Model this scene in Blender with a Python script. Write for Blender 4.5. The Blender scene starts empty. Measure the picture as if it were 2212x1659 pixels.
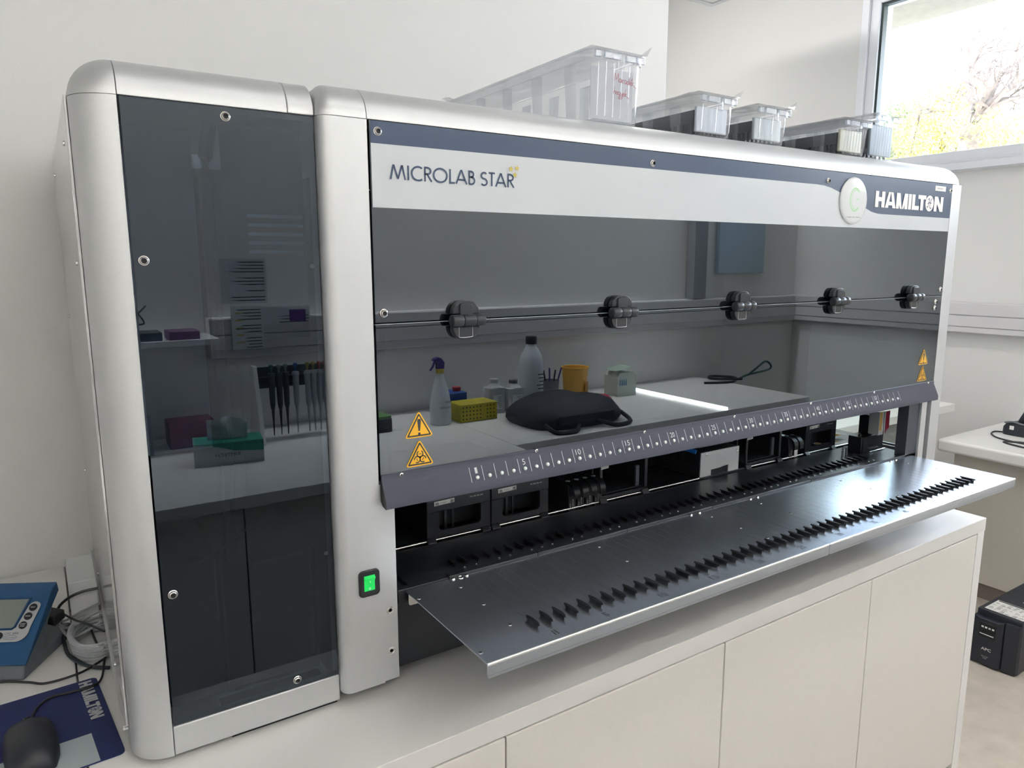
import bpy, bmesh, math, random
from mathutils import Vector, Matrix
random.seed(7)
SC = bpy.context.scene
COL = SC.collection
ZO = 1.44                       # metres from the floor to the height used as z = 0 while building
PI = math.pi

# ------------------------------------------------------------------ camera
cam = bpy.data.cameras.new('camera'); camo = bpy.data.objects.new('camera', cam); COL.objects.link(camo)
r = Vector((1.63122206e-01, -5.74557995e-01, -4.97620883e-02))
Rm = Matrix.Rotation(r.length, 3, r.normalized()) @ Matrix(((1,0,0),(0,0,-1),(0,1,0)))
Rw = Rm.transposed() @ Matrix(((1,0,0),(0,-1,0),(0,0,-1)))
camo.matrix_world = Matrix.Translation((-5.32428928e-01, -9.48624171e-01, 8.54642621e-02)) @ Rw.to_4x4()
cam.sensor_width = 36.0; cam.lens = 36.0 * 1551.755 / 2212.0; cam.clip_start = .02; cam.clip_end = 300
SC.camera = camo
SC.cycles.transparent_max_bounces = 32

# ------------------------------------------------------------------ world, sun, daylight portals, exposure
W = bpy.data.worlds.new('sky'); SC.world = W; W.use_nodes = True
nt = W.node_tree; nt.nodes.clear()
wo = nt.nodes.new('ShaderNodeOutputWorld'); bg = nt.nodes.new('ShaderNodeBackground')
gr = nt.nodes.new('ShaderNodeValToRGB'); tc = nt.nodes.new('ShaderNodeTexCoord'); sx = nt.nodes.new('ShaderNodeSeparateXYZ')
nt.links.new(tc.outputs['Generated'], sx.inputs[0]); nt.links.new(sx.outputs['Z'], gr.inputs[0])
gr.color_ramp.elements[0].color = (.9,.93,.97,1); gr.color_ramp.elements[0].position = .0
gr.color_ramp.elements[1].color = (.55,.72,1,1); gr.color_ramp.elements[1].position = .8
nt.links.new(gr.outputs[0], bg.inputs[0]); nt.links.new(bg.outputs[0], wo.inputs[0]); bg.inputs[1].default_value = 5.0

def lamp(name, kind, loc, rot, energy, size=(1,1), color=(1,1,1), portal=False):
    l = bpy.data.lights.new(name, kind); l.energy = energy; l.color = color
    if kind == 'AREA':
        l.shape = 'RECTANGLE'; l.size, l.size_y = size
        if portal: l.cycles.is_portal = True
    o = bpy.data.objects.new(name, l); COL.objects.link(o); o.location = loc; o.rotation_euler = rot
    return o
sun = lamp('sun', 'SUN', (0,0,6), (math.radians(38), math.radians(-30), 0), .8, color=(1,.95,.85)); sun.data.angle = .01
lamp('window_portal', 'AREA', (3.56, -.2, 1.07), (0, PI/2, 0), 1, (.85, 3.5), portal=True)
SC.view_settings.view_transform = 'Standard'; SC.view_settings.look = 'None'; SC.view_settings.gamma = 1
SC.view_settings.use_curve_mapping = False; SC.view_settings.exposure = 1.82

# ------------------------------------------------------------------ materials
MATS = {}
def mat(name, col, rough=.5, metal=0., spec=.5, noise=0., nscale=30., bump=0., bscale=200., emit=0., stretch=None, coat=0.):
    if name in MATS: return MATS[name]
    m = bpy.data.materials.new(name); m.use_nodes = True; n = m.node_tree; b = n.nodes['Principled BSDF']
    b.inputs['Base Color'].default_value = (*col, 1); b.inputs['Roughness'].default_value = rough
    b.inputs['Metallic'].default_value = metal; b.inputs['Specular IOR Level'].default_value = spec
    if coat: b.inputs['Coat Weight'].default_value = coat; b.inputs['Coat Roughness'].default_value = .08
    if emit: b.inputs['Emission Color'].default_value = (*col, 1); b.inputs['Emission Strength'].default_value = emit
    if noise or bump:
        t = n.nodes.new('ShaderNodeTexCoord'); mp = n.nodes.new('ShaderNodeMapping')
        n.links.new(t.outputs['Object'], mp.inputs[0])
        if stretch: mp.inputs['Scale'].default_value = stretch
        if noise:
            x = n.nodes.new('ShaderNodeTexNoise'); x.inputs['Scale'].default_value = nscale; x.inputs['Detail'].default_value = 4
            n.links.new(mp.outputs[0], x.inputs['Vector'])
            rp = n.nodes.new('ShaderNodeValToRGB'); rp.color_ramp.elements[0].position = .3; rp.color_ramp.elements[1].position = .7
            rp.color_ramp.elements[0].color = (*[c*(1-noise) for c in col], 1); rp.color_ramp.elements[1].color = (*[min(1, c*(1+noise)) for c in col], 1)
            n.links.new(x.outputs[0], rp.inputs[0]); n.links.new(rp.outputs[0], b.inputs['Base Color'])
        if bump:
            y = n.nodes.new('ShaderNodeTexNoise'); y.inputs['Scale'].default_value = bscale; y.inputs['Detail'].default_value = 3
            n.links.new(mp.outputs[0], y.inputs['Vector'])
            bm_ = n.nodes.new('ShaderNodeBump'); bm_.inputs['Strength'].default_value = bump; bm_.inputs['Distance'].default_value = .001
            n.links.new(y.outputs[0], bm_.inputs['Height']); n.links.new(bm_.outputs[0], b.inputs['Normal'])
    MATS[name] = m; return m

def glass(name, tint, rough=.0, refl=(1,1,1), ior=1.5, facing=0., milk=0., mcol=(.75,.77,.8)):
    """thin sheet: what is not mirrored by Fresnel passes straight through, tinted"""
    if name in MATS: return MATS[name]
    m = bpy.data.materials.new(name); m.use_nodes = True; n = m.node_tree; n.nodes.clear()
    o = n.nodes.new('ShaderNodeOutputMaterial'); mx = n.nodes.new('ShaderNodeMixShader')
    tr = n.nodes.new('ShaderNodeBsdfTransparent'); gl = n.nodes.new('ShaderNodeBsdfGlossy'); fr = n.nodes.new('ShaderNodeFresnel')
    tr.inputs[0].default_value = (*tint, 1); gl.inputs['Color'].default_value = (*refl, 1); gl.inputs['Roughness'].default_value = rough
    geo = n.nodes.new('ShaderNodeNewGeometry'); ma_ = n.nodes.new('ShaderNodeMath'); ma_.operation = 'MULTIPLY_ADD'
    ma_.inputs[1].default_value = 1/ior-ior; ma_.inputs[2].default_value = ior
    n.links.new(geo.outputs['Backfacing'], ma_.inputs[0]); n.links.new(ma_.outputs[0], fr.inputs[0])
    src = tr.outputs[0]
    if milk:
        df = n.nodes.new('ShaderNodeBsdfDiffuse'); df.inputs[0].default_value = (*mcol,1)
        m2 = n.nodes.new('ShaderNodeMixShader'); lw = n.nodes.new('ShaderNodeLayerWeight'); lw.inputs[0].default_value = .35
        ml = n.nodes.new('ShaderNodeMath'); ml.operation = 'MULTIPLY_ADD'; ml.inputs[1].default_value = facing; ml.inputs[2].default_value = milk
        n.links.new(lw.outputs['Facing'], ml.inputs[0]); n.links.new(ml.outputs[0], m2.inputs[0])
        n.links.new(tr.outputs[0], m2.inputs[1]); n.links.new(df.outputs[0], m2.inputs[2]); src = m2.outputs[0]
    n.links.new(fr.outputs[0], mx.inputs[0]); n.links.new(src, mx.inputs[1]); n.links.new(gl.outputs[0], mx.inputs[2])
    n.links.new(mx.outputs[0], o.inputs[0]); MATS[name] = m; return m

wall_m = mat('wall_paint', (.72,.715,.70), .9, bump=.25, bscale=260)
ceil_m = mat('ceiling_tiles', (.42,.42,.41), .9)
floor_m = mat('floor_vinyl', (.56,.50,.44), .45, noise=.09, nscale=14)
plinth_m = mat('brown_grey_plinth', (.27,.22,.19), .5, noise=.08, nscale=9)
lam_m = mat('white_laminate', (.74,.73,.71), .38, bump=.06, bscale=500)
door_m = mat('cream_laminate', (.74,.715,.675), .45, noise=.012, nscale=120)
edge_m = mat('white_edge', (.8,.8,.79), .3)
silver = mat('silver_paint', (.60,.61,.62), .43, .62, noise=.035, nscale=900, bump=.05, bscale=1200)
silver2 = mat('silver_side_panel', (.56,.56,.56), .16, .55, noise=.02, nscale=60)
dark_m = mat('black_anodised', (.012,.014,.018), .38, noise=.1, nscale=300)
blk = mat('black_plastic', (.012,.013,.016), .35)
blk2 = mat('black_satin_deck', (.017,.019,.024), .30, bump=.05, bscale=500)
char = mat('charcoal_handle_bar', (.066,.070,.098), .42, .25, bump=.35, bscale=900)
char2 = mat('charcoal_hinge', (.028,.031,.038), .30, .1)
inner_m = mat('machine_interior', (.018,.021,.026), .6)
steel = mat('brushed_steel_tray', (.62,.67,.74), .26, .93, noise=.06, nscale=60, stretch=(12,.6,12), bump=.06, bscale=60)
steel_e = mat('polished_steel', (.95,.94,.91), .30, .9)
sock_m = mat('socket_shadow', (.03,.03,.032), .5, .3)
chrome = mat('screw_steel', (.75,.73,.70), .22, 1.)
navy = mat('navy_print', (.028,.055,.115), .30, coat=.3)
bandw = mat('pale_grey_print', (.52,.55,.575), .30, coat=.3)
whitep = mat('white_print', (.78,.76,.74), .4)
gold_m = mat('gold_print', (.56,.45,.10), .5)
darkp = mat('dark_print', (.04,.045,.055), .5)
yel = mat('warning_yellow', (.88,.47,.03), .4)
led_m = mat('clear_led_dome', (.72,.78,.74), .12, .3)
green_r = mat('green_rocker', (.01,.36,.06), .2, emit=.35)
green_p = mat('green_print', (.25,.55,.22), .5)
label_w = mat('white_label', (.75,.75,.72), .5)
tint = glass('tinted_cover', (.16,.19,.23), .0, (.86,.94,1.0), 2.05, 0., .015, (.11,.15,.22))
tintL = glass('tinted_side_cover', (.34,.38,.44), .0, (.80,.90,1.0), 1.72, 0., .015, (.06,.08,.12))
clear = glass('clear_sheet', (.9,.95,.94), .0, (1,1,1), 1.45)
wglass = glass('window_glass', (.97,.98,.97), .0, (1,1,1), 1.45)
tub_m = glass('clear_tub_plastic', (.93,.94,.955), .04, (1,1,1), 1.55, .30, .03)
film_m = glass('clear_film', (.86,.87,.89), .12, (1,1,1), 1.5, .35, .10)

# ------------------------------------------------------------------ mesh helpers
class MB:
    def __init__(s): s.v = []; s.f = []
    def add(s, vs, fs):
        b = len(s.v); s.v += [tuple(v) for v in vs]; s.f += [tuple(i+b for i in f) for f in fs]; return s
    def box(s, x0, x1, y0, y1, z0, z1):
        return s.add([(x,y,z) for x in (x0,x1) for y in (y0,y1) for z in (z0,z1)],
            [(0,1,3,2),(4,6,7,5),(0,4,5,1),(2,3,7,6),(0,2,6,4),(1,5,7,3)])
    def prism(s, poly, ax, a0, a1):
        """poly: 2-D outline; ax 'x': (y,z), 'y': (x,z), 'z': (x,y)"""
        def P(p, a): return {'x': (a,p[0],p[1]), 'y': (p[0],a,p[1]), 'z': (p[0],p[1],a)}[ax]
        n = len(poly); vs = [P(p,a0) for p in poly] + [P(p,a1) for p in poly]
        return s.add(vs, [tuple(range(n)), tuple(range(2*n-1, n-1, -1))] + [(i,(i+1)%n,(i+1)%n+n,i+n) for i in range(n)])
    def cyl(s, p0, p1, r0, r1=None, n=16, caps=True):
        p0, p1 = Vector(p0), Vector(p1); r1 = r0 if r1 is None else r1
        d = (p1-p0).normalized(); a = d.orthogonal().normalized(); b = d.cross(a)
        vs = [p0+(a*math.cos(t)+b*math.sin(t))*r0 for t in [2*PI*i/n for i in range(n)]] + [p1+(a*math.cos(t)+b*math.sin(t))*r1 for t in [2*PI*i/n for i in range(n)]]
        fs = [(i,(i+1)%n,(i+1)%n+n,i+n) for i in range(n)]
        if caps: fs += [tuple(range(n)), tuple(range(2*n-1,n-1,-1))]
        return s.add(vs, fs)
    def lathe(s, prof, c, n=24, ax='z'):
        vs = []
        for (rr, h) in prof:
            for i in range(n):
                a = 2*PI*i/n; u, w = rr*math.cos(a), rr*math.sin(a)
                vs.append({'z': (c[0]+u,c[1]+w,c[2]+h), 'y': (c[0]+u,c[1]+h,c[2]+w), 'x': (c[0]+h,c[1]+u,c[2]+w)}[ax])
        fs = [(k*n+i, k*n+(i+1)%n, (k+1)*n+(i+1)%n, (k+1)*n+i) for k in range(len(prof)-1) for i in range(n)]
        fs += [tuple(range(n)), tuple(range((len(prof)-1)*n, len(prof)*n))]
        return s.add(vs, fs)
    def tube(s, pts, r, n=8, sub=6):
        P = smooth_path(pts, sub); rings = []
        up = Vector((0,0,1))
        for i, p in enumerate(P):
            d = (P[min(i+1,len(P)-1)]-P[max(i-1,0)]).normalized()
            a = d.cross(up); a = a.normalized() if a.length > .05 else d.orthogonal().normalized()
            b = d.cross(a); rings.append([p+(a*math.cos(2*PI*k/n)+b*math.sin(2*PI*k/n))*r for k in range(n)])
        vs = [v for g in rings for v in g]
        fs = [(i*n+k, i*n+(k+1)%n, (i+1)*n+(k+1)%n, (i+1)*n+k) for i in range(len(rings)-1) for k in range(n)]
        return s.add(vs, fs + [tuple(range(n)), tuple(range(len(vs)-n, len(vs)))])
    def loft(s, rings, close=True):
        n = len(rings[0]); vs = [v for g in rings for v in g]
        fs = [(i*n+k, i*n+(k+1)%n, (i+1)*n+(k+1)%n, (i+1)*n+k) for i in range(len(rings)-1) for k in range(n)]
        if close: fs += [tuple(range(n)), tuple(range(len(vs)-n, len(vs)))]
        return s.add(vs, fs)
    def xf(s, M):
        s.v = [tuple(M @ Vector(v)) for v in s.v]; return s
def smooth_path(pts, sub=6):
    P = [Vector(p) for p in pts]; out = []
    for i in range(len(P)-1):
        a, b, c, d = P[max(i-1,0)], P[i], P[i+1], P[min(i+2,len(P)-1)]
        for k in range(sub):
            t = k/sub
            out.append(.5*((2*b)+(c-a)*t+(2*a-5*b+4*c-d)*t*t+(3*b-a-3*c+d)*t**3))
    out.append(P[-1]); return out
def arc(cx, cy, rx, ry, a0, a1, n=8):
    return [(cx+rx*math.cos(math.radians(a0+(a1-a0)*i/n)), cy+ry*math.sin(math.radians(a0+(a1-a0)*i/n))) for i in range(n+1)]
def rrect(x0, x1, y0, y1, r, n=5):
    if isinstance(r, (int, float)): r = (r,)*4          # br, tr, tl, bl
    o = []
    for (cx, cy, a, q) in ((x1,y0,-90,r[0]),(x1,y1,0,r[1]),(x0,y1,90,r[2]),(x0,y0,180,r[3])):
        sx_ = -1 if cx == x1 else 1; sy_ = 1 if cy == y0 else -1
        o += arc(cx+sx_*q, cy+sy_*q, q, q, a, a+90, n) if q else [(cx,cy)]
    return o

def make(name, mb, m, parent=None, bevel=0., seg=2, smooth=35, origin=None):
    """one mesh object; vertices are given in building space and re-based on the thing's origin"""
    me = bpy.data.meshes.new(name)
    org = Vector(origin) if origin is not None else (Vector(parent['_org']) if parent is not None else None)
    if org is None:
        xs, ys, zs = zip(*mb.v); org = Vector(((min(xs)+max(xs))/2, (min(ys)+max(ys))/2, min(zs)))
    me.from_pydata([tuple(Vector(v)-org) for v in mb.v], [], mb.f); me.validate()
    b = bmesh.new(); b.from_mesh(me); bmesh.ops.recalc_face_normals(b, faces=b.faces); b.to_mesh(me); b.free()
    if smooth:
        me.polygons.foreach_set('use_smooth', [True]*len(me.polygons)); me.set_sharp_from_angle(angle=math.radians(smooth))
    me.materials.append(m)
    o = bpy.data.objects.new(name, me); COL.objects.link(o); o['_org'] = tuple(org)
    if bevel:
        md = o.modifiers.new('bevel', 'BEVEL'); md.width = bevel; md.segments = seg; md.limit_method = 'ANGLE'; md.angle_limit = math.radians(40)
        md.harden_normals = False
    if parent is not None:
        o.parent = parent; o.location = tuple(org-Vector(parent['_org']))
    else: o.location = org
    return o
def thing(name, label, cat, loc, group=None):
    o = bpy.data.objects.new(name, None); COL.objects.link(o); o.location = loc; o['_org'] = tuple(loc)
    o['label'] = label; o['category'] = cat
    if group: o['group'] = group
    return o
def tag(o, label, cat, group=None):
    o['label'] = label; o['category'] = cat
    if group: o['group'] = group
    return o
def struct(o): o['kind'] = 'structure'; return o
def again(src, dx, parent=None):
    """copy of a part that shares its mesh, moved by dx"""
    c = src.copy(); COL.objects.link(c); c.location = Vector(src.location)+Vector(dx); return c
def sub(src, par, dx):
    c = src.copy(); COL.objects.link(c); c.parent = par; c.location = Vector(dx); return c
def copy_thing(root, delta, label=None):
    r_ = root.copy(); COL.objects.link(r_); r_.location = Vector(root.location)+Vector(delta)
    if label: r_['label'] = label
    for ch in root.children:
        c = ch.copy(); COL.objects.link(c); c.parent = r_
        for g in ch.children:
            d = g.copy(); COL.objects.link(d); d.parent = c
    return r_

def screw(c, ax, prof, rs, par, n=16, name='screw', m=None, m2=None):
    o = make(name, MB().lathe(prof, c, n, ax), m or chrome, par); o.data.materials.append(m2 or sock_m)
    org = Vector(o['_org']); k = 'xyz'.index(ax)
    for p in o.data.polygons:
        d = p.center+org-Vector(c); d[k] = 0
        if d.length < rs: p.material_index = 1
    return o
# flat print: ribbons and text, placed by an origin and two axes
class Frame:
    def __init__(s, o, u, v, lift=.0004):
        s.o, s.u, s.v = Vector(o), Vector(u), Vector(v); s.n = s.u.cross(s.v).normalized(); s.l = lift
    def __call__(s, x, y, z=0): return s.o+s.u*x+s.v*y+s.n*(s.l+z)
def ribbon(mb, fr, pts, w, closed=False):
    P = [Vector((p[0],p[1])) for p in pts]; n = len(P); L = []; R_ = []
    for i in range(n):
        a = P[(i-1)%n] if (closed or i > 0) else P[i]; b = P[(i+1)%n] if (closed or i < n-1) else P[i]
        d1 = (P[i]-a); d2 = (b-P[i]); d1 = d1.normalized() if d1.length > 1e-9 else d2.normalized(); d2 = d2.normalized() if d2.length > 1e-9 else d1
        t = d1+d2; t = t.normalized() if t.length > 1e-6 else d1
        nn = Vector((-t.y, t.x)); k = nn.dot(Vector((-d1.y, d1.x))); k = 1/max(k,.4)
        L.append(fr(*(P[i]+nn*w/2*k))); R_.append(fr(*(P[i]-nn*w/2*k)))
    m_ = n if closed else n-1
    mb.add(L+R_, [(i,(i+1)%n,n+(i+1)%n,n+i) for i in range(m_)])
def poly(mb, fr, pts, z=0): mb.add([fr(p[0],p[1],z) for p in pts], [tuple(range(len(pts)))])
def slab(mb, fr, pts, th):
    n = len(pts); mb.add([fr(p[0],p[1],th) for p in pts]+[fr(p[0],p[1],-fr.l) for p in pts], [tuple(range(n)),tuple(range(2*n-1,n-1,-1))]+[(i,(i+1)%n,(i+1)%n+n,i+n) for i in range(n)])
def text(fr, s, w, h, x=0, y=0, off=0., outline=0., bold=0.):
    """mesh of built-in lettering fitted into a w x h box whose lower left corner is (x, y)"""
    cu = bpy.data.curves.new('t', 'FONT'); cu.body = s; cu.size = 1; cu.resolution_u = 3; cu.offset = bold
    if outline: cu.fill_mode = 'NONE'; cu.bevel_depth = outline/ max(h,1e-6) ; cu.bevel_resolution = 0
    ob = bpy.data.objects.new('t', cu); COL.objects.link(ob); bpy.context.view_layer.update()
    me = bpy.data.meshes.new_from_object(ob.evaluated_get(bpy.context.evaluated_depsgraph_get()))
    V = [v.co.copy() for v in me.vertices]; F = [tuple(p.vertices) for p in me.polygons]
    bpy.data.objects.remove(ob); bpy.data.curves.remove(cu); bpy.data.meshes.remove(me)
    mb = MB()
    if not V: return mb
    x0, x1 = min(v.x for v in V), max(v.x for v in V); y0, y1 = min(v.y for v in V), max(v.y for v in V)
    mb.add([fr(x+(v.x-x0)/(x1-x0)*w, y+(v.y-y0)/(y1-y0)*h, v.z*h*.3 if outline else 0) for v in V], F); return mb
def fit_strokes(mb, fr, letters, w, h, x, y, sw):
    """letters: list of (advance, [polylines]); total advance is scaled to w"""
    tot = sum(a for a, _ in letters); k = w/tot; cx = x
    for a, ps in letters:
        for p in ps: ribbon(mb, fr, [(cx+q[0]*k, y+q[1]*h) for q in p], sw)
        cx += a*k
def hamilton(mb, disc, script, fr, x, y, w, h):
    """the eight heavy block letters, the O a disc with a script H"""
    t = .31*h; k = w/(8.36*h) * h; cx = x
    lay = [0]
    def q(a, b, c, d, y0=0, y1=1):   # slanted bar: bottom a..b, top c..d
        lay[0] += 1; poly(mb, fr, [(cx+a*k,y+y0*h),(cx+b*k,y+y0*h),(cx+d*k,y+y1*h),(cx+c*k,y+y1*h)], lay[0]*.00002)
    q(0,.34,0,.34); q(.66,1.0,.66,1.0); q(.34,.66,.34,.66,.38,.64); cx += 1.05*k
    q(0,.34,.32,.55); q(.82,1.16,.55,.82); q(.27,.9,.3,.86,.17,.40); cx += 1.2*k
    q(0,.32,0,.32); q(.96,1.28,.96,1.28); q(.44,.64,.0,.4,0,1); q(.64,.84,.88,1.28,0,1); cx += 1.35*k
    q(0,.34,0,.34); cx += .41*k
    q(0,.34,0,.34); q(.34,.84,.34,.84,0,.27); cx += .72*k
    q(.26,.6,.26,.6); q(-.04,.9,-.04,.9,.74,1); cx += .9*k
    poly(disc, fr, [(cx+.46*k+.5*k*math.cos(a*PI/14), y+.5*h+.53*h*math.sin(a*PI/14)) for a in range(28)])
    o = (cx+.46*k, y+.5*h)
    for st in ([(-.22,.22),(-.05,.33),(-.08,.1),(-.2,-.25),(-.33,-.2)], [(-.25,-.02),(-.05,.04),(.2,.02)], [(.28,.36),(.12,.2),(.05,-.1),(.1,-.32),(.25,-.28)]):
        sp = smooth_path([(a,b,0) for a,b in st], 5)
        ribbon(script, Frame(fr(0,0), fr.u, fr.v, .0003), [(o[0]+p.x*k, o[1]+p.y*h) for p in sp], .055*h)
    cx += 1.0*k
    q(0,.34,0,.34); q(.76,1.1,.76,1.1); q(.72,1.1,0,.4)
AX = lambda o, l=.0005: Frame(o, (1,0,0), (0,0,1), l)         # print on a surface that faces the aisle (-y)

# ================================================================== THE ROOM
FZ = -1.44; CZ = 2.15; XR = 3.5; YO = -1.95
def S(name, mb, m, **k): return struct(make(name, mb, m, **k))
S('floor', MB().box(-4, XR, YO, 3.4, FZ-.05, FZ), floor_m, smooth=0)
S('ceiling', MB().box(-4, XR, YO, 3.4, CZ, CZ+.05), ceil_m, smooth=0)
S('wall_back', MB().box(-4, 1.235, .85, 3.4, FZ, CZ), wall_m, smooth=0)
S('wall_rear', MB().box(1.235, XR+.3, 3.3, 3.4, FZ, CZ), wall_m, smooth=0)
S('wall_left', MB().box(-4.1, -4, YO, .85, FZ, CZ), wall_m, smooth=0)
S('wall_front', MB().box(-4, XR, YO-.1, YO, FZ, CZ), mat('aisle_wall_paint', (.80,.79,.77), .9), smooth=0)
GY0, GY1, GZ0, GZ1 = -1.55, 1.515, .66, 1.489          # glass of the window in the right wall
w = MB().box(XR, XR+.3, YO, 3.3, FZ, .585).box(XR, XR+.3, YO, 3.3, 1.56, CZ).box(XR, XR+.3, 1.62, 3.3, .585, 1.56).box(XR, XR+.3, YO, -1.65, .585, 1.56)
S('wall_right', w, wall_m, smooth=0)
wf = mat('window_frame_white', (.74,.76,.80), .3); gask = mat('window_gasket', (.02,.035,.035), .5)
win = struct(make('window_1', MB().box(XR-.005,XR+.10,1.578,1.62,.585,1.56).box(XR-.005,XR+.10,-1.65,-1.60,.585,1.56).box(XR-.005,XR+.10,-1.6,1.578,.585,.60).box(XR-.005,XR+.10,-1.6,1.578,1.53,1.56), wf, bevel=.002, smooth=0))
make('sash', MB().box(XR+.015,XR+.085,1.525,1.578,.60,1.53).box(XR+.015,XR+.085,-1.6,-1.56,.60,1.53).box(XR+.015,XR+.085,-1.56,1.525,.60,.650).box(XR+.015,XR+.085,-1.56,1.525,1.50,1.53), wf, win, bevel=.003)
make('gasket', MB().box(XR+.03,XR+.07,1.512,1.526,.65,1.502).box(XR+.03,XR+.07,-1.56,-1.55,.65,1.50).box(XR+.03,XR+.07,-1.55,1.512,1.486,1.50), gask, win, smooth=0)
make('pane', MB().box(XR+.048,XR+.052,GY0,1.514,.652,1.488), wglass, win, smooth=0)
struct(make('trim_1', MB().prism([(XR-.045,.582),(XR+.02,.602),(XR+.02,.575),(XR-.03,.570),(XR-.05,.556),(XR,.552),(XR,.54),(XR-.055,.548)], 'y', -1.65, 1.66), wf, smooth=0))
# dado trunking along the right wall
tk = struct(make('trim_2', MB().box(XR-.055, XR, -1.95, 3.3, -.279, -.122), mat('trunking_grey', (.60,.59,.60), .4), bevel=.004))
make('cover', MB().box(XR-.062, XR-.054, -1.95, 3.3, -.186, -.127), MATS['trunking_grey'], tk, bevel=.0015)
make('cover', MB().box(XR-.062, XR-.054, -1.95, 3.3, -.245, -.191), MATS['trunking_grey'], tk, bevel=.0015)
make('cover', MB().box(XR-.059, XR-.054, -1.95, 3.3, -.275, -.249), MATS['trunking_grey'], tk, bevel=.0015)
# ceiling light panels (off by day except their faint glow)
lampf = mat('lamp_frame', (.62,.63,.63), .4); lampd = mat('lamp_diffuser', (.80,.80,.78), .5)
def panel(x1, y1, label, dz=.06):
    CZ = 1.62
    t = thing('ceiling_light', label, 'ceiling light', (x1-.3, y1-.6, CZ))
    for a, b in ((x1-.06, y1-.06), (x1-.54, y1-.06), (x1-.06, y1-1.14), (x1-.54, y1-1.14)): make('hanger', MB().cyl((a,b,CZ),(a,b,2.15),.003,n=6), lampf, t)
    make('housing', MB().box(x1-.6, x1, y1-1.2, y1, CZ-.04, CZ), lampf, t)
    make('frame', MB().box(x1-.6,x1,y1-.012,y1,CZ-dz,CZ).box(x1-.6,x1,y1-1.2,y1-1.188,CZ-dz,CZ).box(x1-.6,x1-.588,y1-1.188,y1-.012,CZ-dz,CZ).box(x1-.012,x1,y1-1.188,y1-.012,CZ-dz,CZ)
         .box(x1-.588,x1-.012,y1-.035,y1-.012,CZ-dz,CZ-dz+.004).box(x1-.588,x1-.012,y1-1.188,y1-1.165,CZ-dz,CZ-dz+.004).box(x1-.588,x1-.565,y1-1.165,y1-.035,CZ-dz,CZ-dz+.004).box(x1-.035,x1-.012,y1-1.165,y1-.035,CZ-dz,CZ-dz+.004), lampf, t)
    make('diffuser', MB().box(x1-.565,x1-.035,y1-1.165,y1-.035,CZ-dz+.006,CZ-dz+.010), lampd, t, smooth=0)
    return t
panel(2.92, 2.21, 'square grey rimmed ceiling light panel hanging above the window wall corner')

lum = mat('aisle_fill_glow', (1,.97,.93), .4, emit=2.0)
t = thing('added_fill_lamp', 'long added fill lamp on the ceiling above the aisle', 'ceiling lamp', (1.0, -1.2, CZ))  # unseen fill lamp, added to brighten the aisle and instrument front
make('housing', MB().box(-.8, 2.8, -1.33, -1.07, CZ-.05, CZ-.001), lampf, t, bevel=.003)
make('diffuser', MB().box(-.78, 2.78, -1.31, -1.09, CZ-.062, CZ-.050), lum, t, smooth=0)
t = thing('added_fill_lamp', 'added linear fill lamp in the recess behind the instrument', 'ceiling lamp', (1.9, 2.0, CZ))  # unseen fill lamp, added to brighten the recess and window wall
make('housing', MB().box(1.7, 2.1, 1.0, 3.1, CZ-.05, CZ-.001), lampf, t, bevel=.003)
make('diffuser', MB().box(1.72, 2.08, 1.02, 3.08, CZ-.062, CZ-.050), mat('recess_fill_glow', (1,.975,.95), .4, emit=4.5), t, smooth=0)
t = thing('added_wall_fill', 'long added hooded fill light trough brightening the aisle wall', 'lamp', (.4, -1.85, 1.55))  # unseen trough, added so the aisle wall throws soft front light
make('hood', MB().box(-3.2, 3.3, -1.735, -1.725, 1.18, 1.56).box(-3.2, 3.3, YO+.003, -1.725, 1.55, 1.56), lampf, t)  # hood shaped to keep direct light off the instrument
make('diffuser', MB().box(-3.18, 3.28, -1.93, -1.76, 1.535, 1.549), mat('wall_fill_glow', (1,.975,.94), .4, emit=13), t, smooth=0)
for x_ in (-3, 0, 3): make('hanger', MB().cyl((x_,-1.84,1.56),(x_,-1.84,CZ),.004,n=6), lampf, t)
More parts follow.
